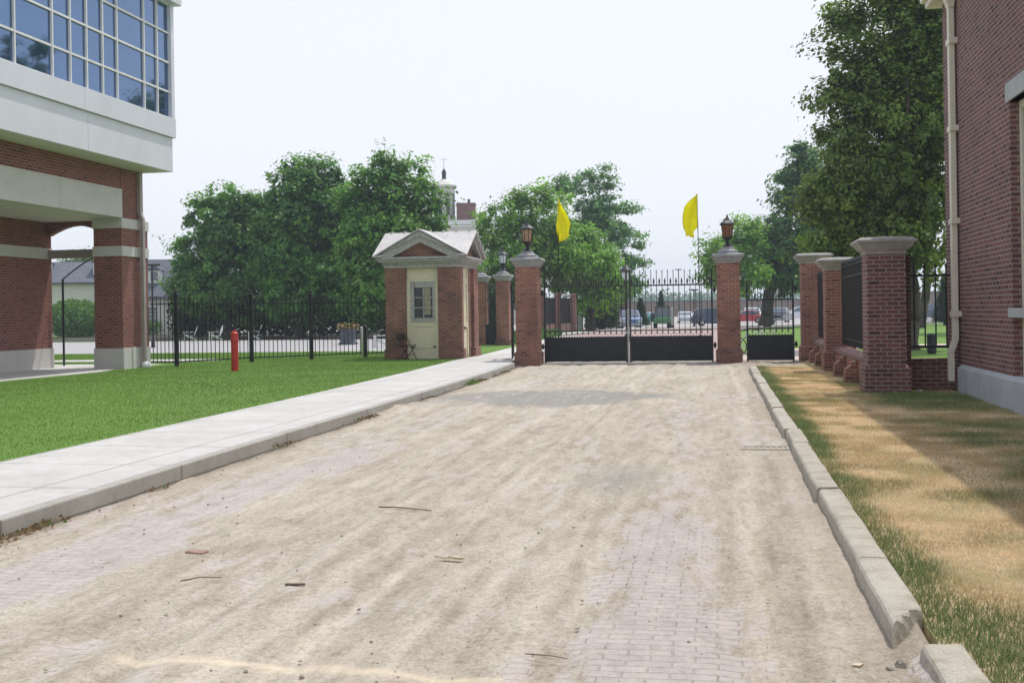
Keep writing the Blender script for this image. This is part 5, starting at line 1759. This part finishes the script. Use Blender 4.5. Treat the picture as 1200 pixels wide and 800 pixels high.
# ------------------------------------------------------------------ far buildings
x0, y0, _ = at(690, 372, 285)
x1, y1, _ = at(975, 366, 285)
t = thing('long_brick_building', 'long low brick building at the far side of the car park', 'building', (x0, y0, 0))
Lb = math.hypot(x1 - x0, y1 - y0)
t.rotation_euler = (0, 0, math.atan2(y1 - y0, x1 - x0))
MB().box(0, Lb, 0, 14, -.1, 3.7).build('wall', 'brick_far', t)
MB().box(-.3, Lb + .3, -.3, 14.3, 3.7, 4.0).build('roof', 'slate', t)
for i in range(12):
    MB().box(3 + i * 5, 4.4 + i * 5, -.03, .02, 1.0, 2.6).build('window', 'window_glass', t)
x0, y0, _ = at(1040, 366, 285)
t = thing('long_brick_building', 'low red brick building seen over the cars to the far right', 'building', (x0, y0, 0), R(-6))
MB().box(0, 45, 0, 12, -.1, 5.0).build('wall', 'brick_far', t)
MB().box(-.3, 45.3, -.3, 12.3, 5.0, 5.3).build('roof', 'slate', t)
for i in range(9):
    MB().box(2 + i * 4.6, 3.6 + i * 4.6, -.03, .02, 1.2, 3.2).build('window', 'window_glass', t)


def house(x, y, rz, w_, d, he, hr, label, wallm='pale_wall', dormer=True, chimney=False):
    """eaves to the south; ridge along local x"""
    t = thing('house', label, 'house', (x, y, 0), rz, 'houses beyond the lane')
    MB().box(-w_ / 2, w_ / 2, 0, d, -.1, he).extr([(-w_ / 2, 0, he), (-w_ / 2, d, he), (-w_ / 2, d / 2, hr - .1)], (w_, 0, 0)).build('wall', wallm, t)
    m = MB()
    m.extr([(-w_ / 2 - .4, -.5, he - .25), (-w_ / 2 - .4, d / 2, hr), (-w_ / 2 - .4, d / 2, hr + .15), (-w_ / 2 - .4, -.5, he - .10)], (w_ + .8, 0, 0))
    m.extr([(-w_ / 2 - .4, d + .5, he - .25), (-w_ / 2 - .4, d / 2, hr), (-w_ / 2 - .4, d / 2, hr + .15), (-w_ / 2 - .4, d + .5, he - .10)], (w_ + .8, 0, 0))
    rf_ = m.build('roof', 'slate', t)
    if chimney:
        MB().box(-w_ * .3, -w_ * .3 + .9, d * .5 - .4, d * .5 + .4, hr - .6, hr + 1.3).build('chimney', 'brick_far', rf_)
    n_ = max(1, int(w_ / 3.4))
    for i in range(n_):
        xx_ = -w_ / 2 + w_ * (i + .5) / n_
        wd = MB().box(xx_ - .62, xx_ + .62, -.03, .02, 1.2, 2.75).build('window', 'window_glass', t)
        f_ = MB().box(xx_ - .70, xx_ + .70, -.06, -.031, 2.75, 2.85).box(xx_ - .70, xx_ + .70, -.06, -.031, 1.1, 1.2).box(xx_ - .70, xx_ - .62, -.06, -.031, 1.2, 2.75).box(xx_ + .62, xx_ + .70, -.06, -.031, 1.2, 2.75)
        for a_ in (-.21, .21):
            f_.box(xx_ + a_ - .02, xx_ + a_ + .02, -.05, -.031, 1.2, 2.75)
        for a_ in (1.6, 2.0, 2.4):
            f_.box(xx_ - .62, xx_ + .62, -.052, -.033, a_ - .02, a_ + .02)
        f_.build('frame', 'white_paint', wd)
    if dormer:
        for xx_ in (-w_ * .22, w_ * .25):
            zz = he + (hr - he) * .35
            dm = MB().box(xx_ - .6, xx_ + .6, d * .12, d * .4, zz, zz + 1.35).build('dormer', 'white_paint', rf_)
            m = MB().extr([(xx_ - .75, d * .10, zz + 1.3), (xx_ + .75, d * .10, zz + 1.3), (xx_, d * .10, zz + 1.85)], (0, d * .35, 0))
            m.build('dormer_roof', 'slate', rf_)
            MB().box(xx_ - .35, xx_ + .35, d * .12 - .02, d * .12 + .01, zz + .25, zz + 1.15).build('dormer_window', 'window_glass', rf_)
    return t

hx, hy, _ = at(206, 385, 112)
house(hx, hy, R(18), 10, 8, 3.9, 7.6, 'pale house with steep grey roof and many-paned window left of the trees', dormer=True)
hx, hy, _ = at(80, 385, 116)
house(hx, hy, R(22), 12, 8, 5.6, 7.7, 'white house with dark grey roof and dormer seen through the arch', chimney=False)
hx, hy, _ = at(225, 385, 97)
t = thing('brick_shed', 'brown brick shed behind the fence beside the trees', 'shed', (hx, hy, 0), R(10))
MB().box(-1.3, 1.6, 0, 3, -.1, 3.1).build('wall', 'brick_far', t)
MB().extr([(-1.5, -.2, 3.1), (1.8, -.2, 3.1), (.15, -.2, 4.0)], (0, 3.4, 0)).build('roof', 'slate', t)
MB().box(-.2, .7, -.03, .01, 0, 2.1).build('door', 'dark_wood', t)

# big hall with cupola behind the trees
x0, y0, _ = at(430, 380, 155)
x1, y1, _ = at(640, 380, 155)
Lc = math.hypot(x1 - x0, y1 - y0)
t = thing('town_hall', 'tall pale building with cupola and brick chimney behind the trees', 'building', (x0, y0, 0), math.atan2(y1 - y0, x1 - x0))
xc_ = lambda px: (px - 430) / 210 * Lc
MB().box(0, Lc, 0, 16, -.1, 13.6).build('wall', 'pale_wall', t)
MB().box(-.3, Lc + .3, -.3, 16.3, 13.6, 14.0).box(-.6, Lc + .6, -.6, 16.6, 14.0, 14.3).box(-.5, Lc + .5, -.5, 16.5, 14.3, 14.6).build('cornice', 'white_paint', t, bevel=.03)
rf_ = MB().add([(-.4, -.4, 14.6), (Lc + .4, -.4, 14.6), (Lc + .4, 16.4, 14.6), (-.4, 16.4, 14.6), (5, 8, 15.4), (Lc - 5, 8, 15.4)], [(0, 1, 5, 4), (2, 3, 4, 5), (0, 4, 3), (1, 2, 5), (0, 3, 2, 1)]).build('roof', 'slate', t)
cxm = xc_(547)
ch = MB().box(cxm - 1.35, cxm + 1.35, 3.5, 5.2, 14.4, 17.4).box(cxm - 1.42, cxm + 1.42, 3.43, 5.27, 17.1, 17.3).build('chimney', 'brick_far', rf_)
MB().lathe([(.22, 17.4), (.20, 17.9), (.26, 17.95)], cxm + .4, 4.3, 10).build('chimney_pot', 'slate', rf_)
cxm = xc_(520)
cu = MB().lathe([(1.9, 14.0), (1.9, 15.0), (1.5, 15.1), (1.5, 19.6), (1.65, 19.7), (1.85, 19.9), (1.85, 20.15), (1.6, 20.2), (1.3, 20.5), (.8, 20.85), (.35, 21.1)], cxm, 6, 24).build('cupola', 'pale_wall', t, smooth=False)
m = MB()
for i in range(8):
    a_ = 2 * math.pi * (i + .5) / 8
    cx_, cy_ = cxm + 1.495 * math.cos(a_), 6 + 1.495 * math.sin(a_)
    tx, ty = -math.sin(a_) * .26, math.cos(a_) * .26
    m.extr([(cx_ - tx, cy_ - ty, 15.8), (cx_ + tx, cy_ + ty, 15.8), (cx_ + tx, cy_ + ty, 18.9), (cx_ - tx, cy_ - ty, 18.9)], (.03 * math.cos(a_), .03 * math.sin(a_), 0))
m.build('louvre_window', 'slate', cu)
MB().lathe([(.36, 21.1), (.30, 21.3), (.33, 22.2), (.22, 22.35), (.12, 22.6)], cxm, 6, 12).build('finial', 'iron', cu)
MB().tube((cxm, 6, 22.6), (cxm, 6, 24.3), .06, .03, 6).tube((cxm - .55, 6, 23.95), (cxm + .55, 6, 23.95), .04, .03, 6).build('weather_vane', 'galv', cu)
for i in range(9):
    for z in (2.0, 6.0, 10.0):
        xx_ = Lc * (i + .5) / 9
        MB().box(xx_ - .65, xx_ + .65, -.04, .02, z, z + 2.4).build('window', 'window_glass', t)

# ------------------------------------------------------------------ haze, sky, sun, camera
hz = MB().box(-420, 420, -70, 880, -1.0, 32).build('haze', 'iron', recalc=True)
hz.data.materials.clear()
hm = bpy.data.materials.new('haze')
hm.use_nodes = True
nt = hm.node_tree
for n_ in list(nt.nodes):
    nt.nodes.remove(n_)
out = nt.nodes.new('ShaderNodeOutputMaterial')
pv = nt.nodes.new('ShaderNodeVolumePrincipled')
pv.inputs['Color'].default_value = (.74, .86, 1.0, 1)
pv.inputs['Density'].default_value = .0007
pv.inputs['Anisotropy'].default_value = .3
nt.links.new(pv.outputs[0], out.inputs['Volume'])
hz.data.materials.append(hm)
tag(hz, 'thin pale summer haze lying over the whole place', 'haze', kind='stuff')

to_sun = Vector((.235, .33, 1.0)).normalized()
elev = math.asin(to_sun.z)
azim = math.atan2(to_sun.x, to_sun.y)
w = bpy.data.worlds.new('World')
sc.world = w
w.use_nodes = True
nt = w.node_tree
bg = nt.nodes['Background']
sky = nt.nodes.new('ShaderNodeTexSky')
sky.sky_type = 'NISHITA'
sky.sun_disc = False
sky.sun_elevation = elev
sky.sun_rotation = azim
sky.altitude = 0
sky.air_density = 1.2
sky.dust_density = 2.0
sky.ozone_density = 1.0
# summer haze whitens the sky, most near the horizon
tc = nt.nodes.new('ShaderNodeTexCoord')
sx = nt.nodes.new('ShaderNodeSeparateXYZ')
nt.links.new(tc.outputs['Generated'], sx.inputs[0])
hf = ramp(nt, sx.outputs[2], [(0.0, (.97, .97, .97)), (0.35, (.9, .9, .9)), (1.0, (.25, .25, .25))])
nt.links.new(mixc(nt, hf, sky.outputs[0], (6.55, 6.75, 7.2)), bg.inputs[0])
bg.inputs[1].default_value = .15
sl = bpy.data.lights.new('sun', 'SUN')
sl.energy = 3.1
sl.angle = R(.6)
sl.color = (1.0, .96, .90)
so = bpy.data.objects.new('sun', sl)
so.rotation_euler = to_sun.to_track_quat('Z', 'Y').to_euler()
col.objects.link(so)

cam = bpy.data.cameras.new('camera')
cam.sensor_width = 36
cam.lens = F / 1200 * 36
cam.shift_y = -34 / 1200
cam.clip_end = 3000
co = bpy.data.objects.new('camera', cam)
from mathutils import Matrix
co.matrix_world = Matrix.Translation((0, 0, H)) @ Matrix.Rotation(YAW, 4, 'Z') @ Matrix.Rotation(R(90), 4, 'X') @ Matrix.Rotation(-ROLL, 4, 'Z')
col.objects.link(co)
sc.camera = co

sc.render.engine = 'CYCLES'
sc.cycles.volume_bounces = 0
sc.cycles.max_bounces = 6
sc.view_settings.view_transform = 'Standard'
sc.view_settings.look = 'None'
sc.view_settings.gamma = 1
sc.view_settings.exposure = 0.0
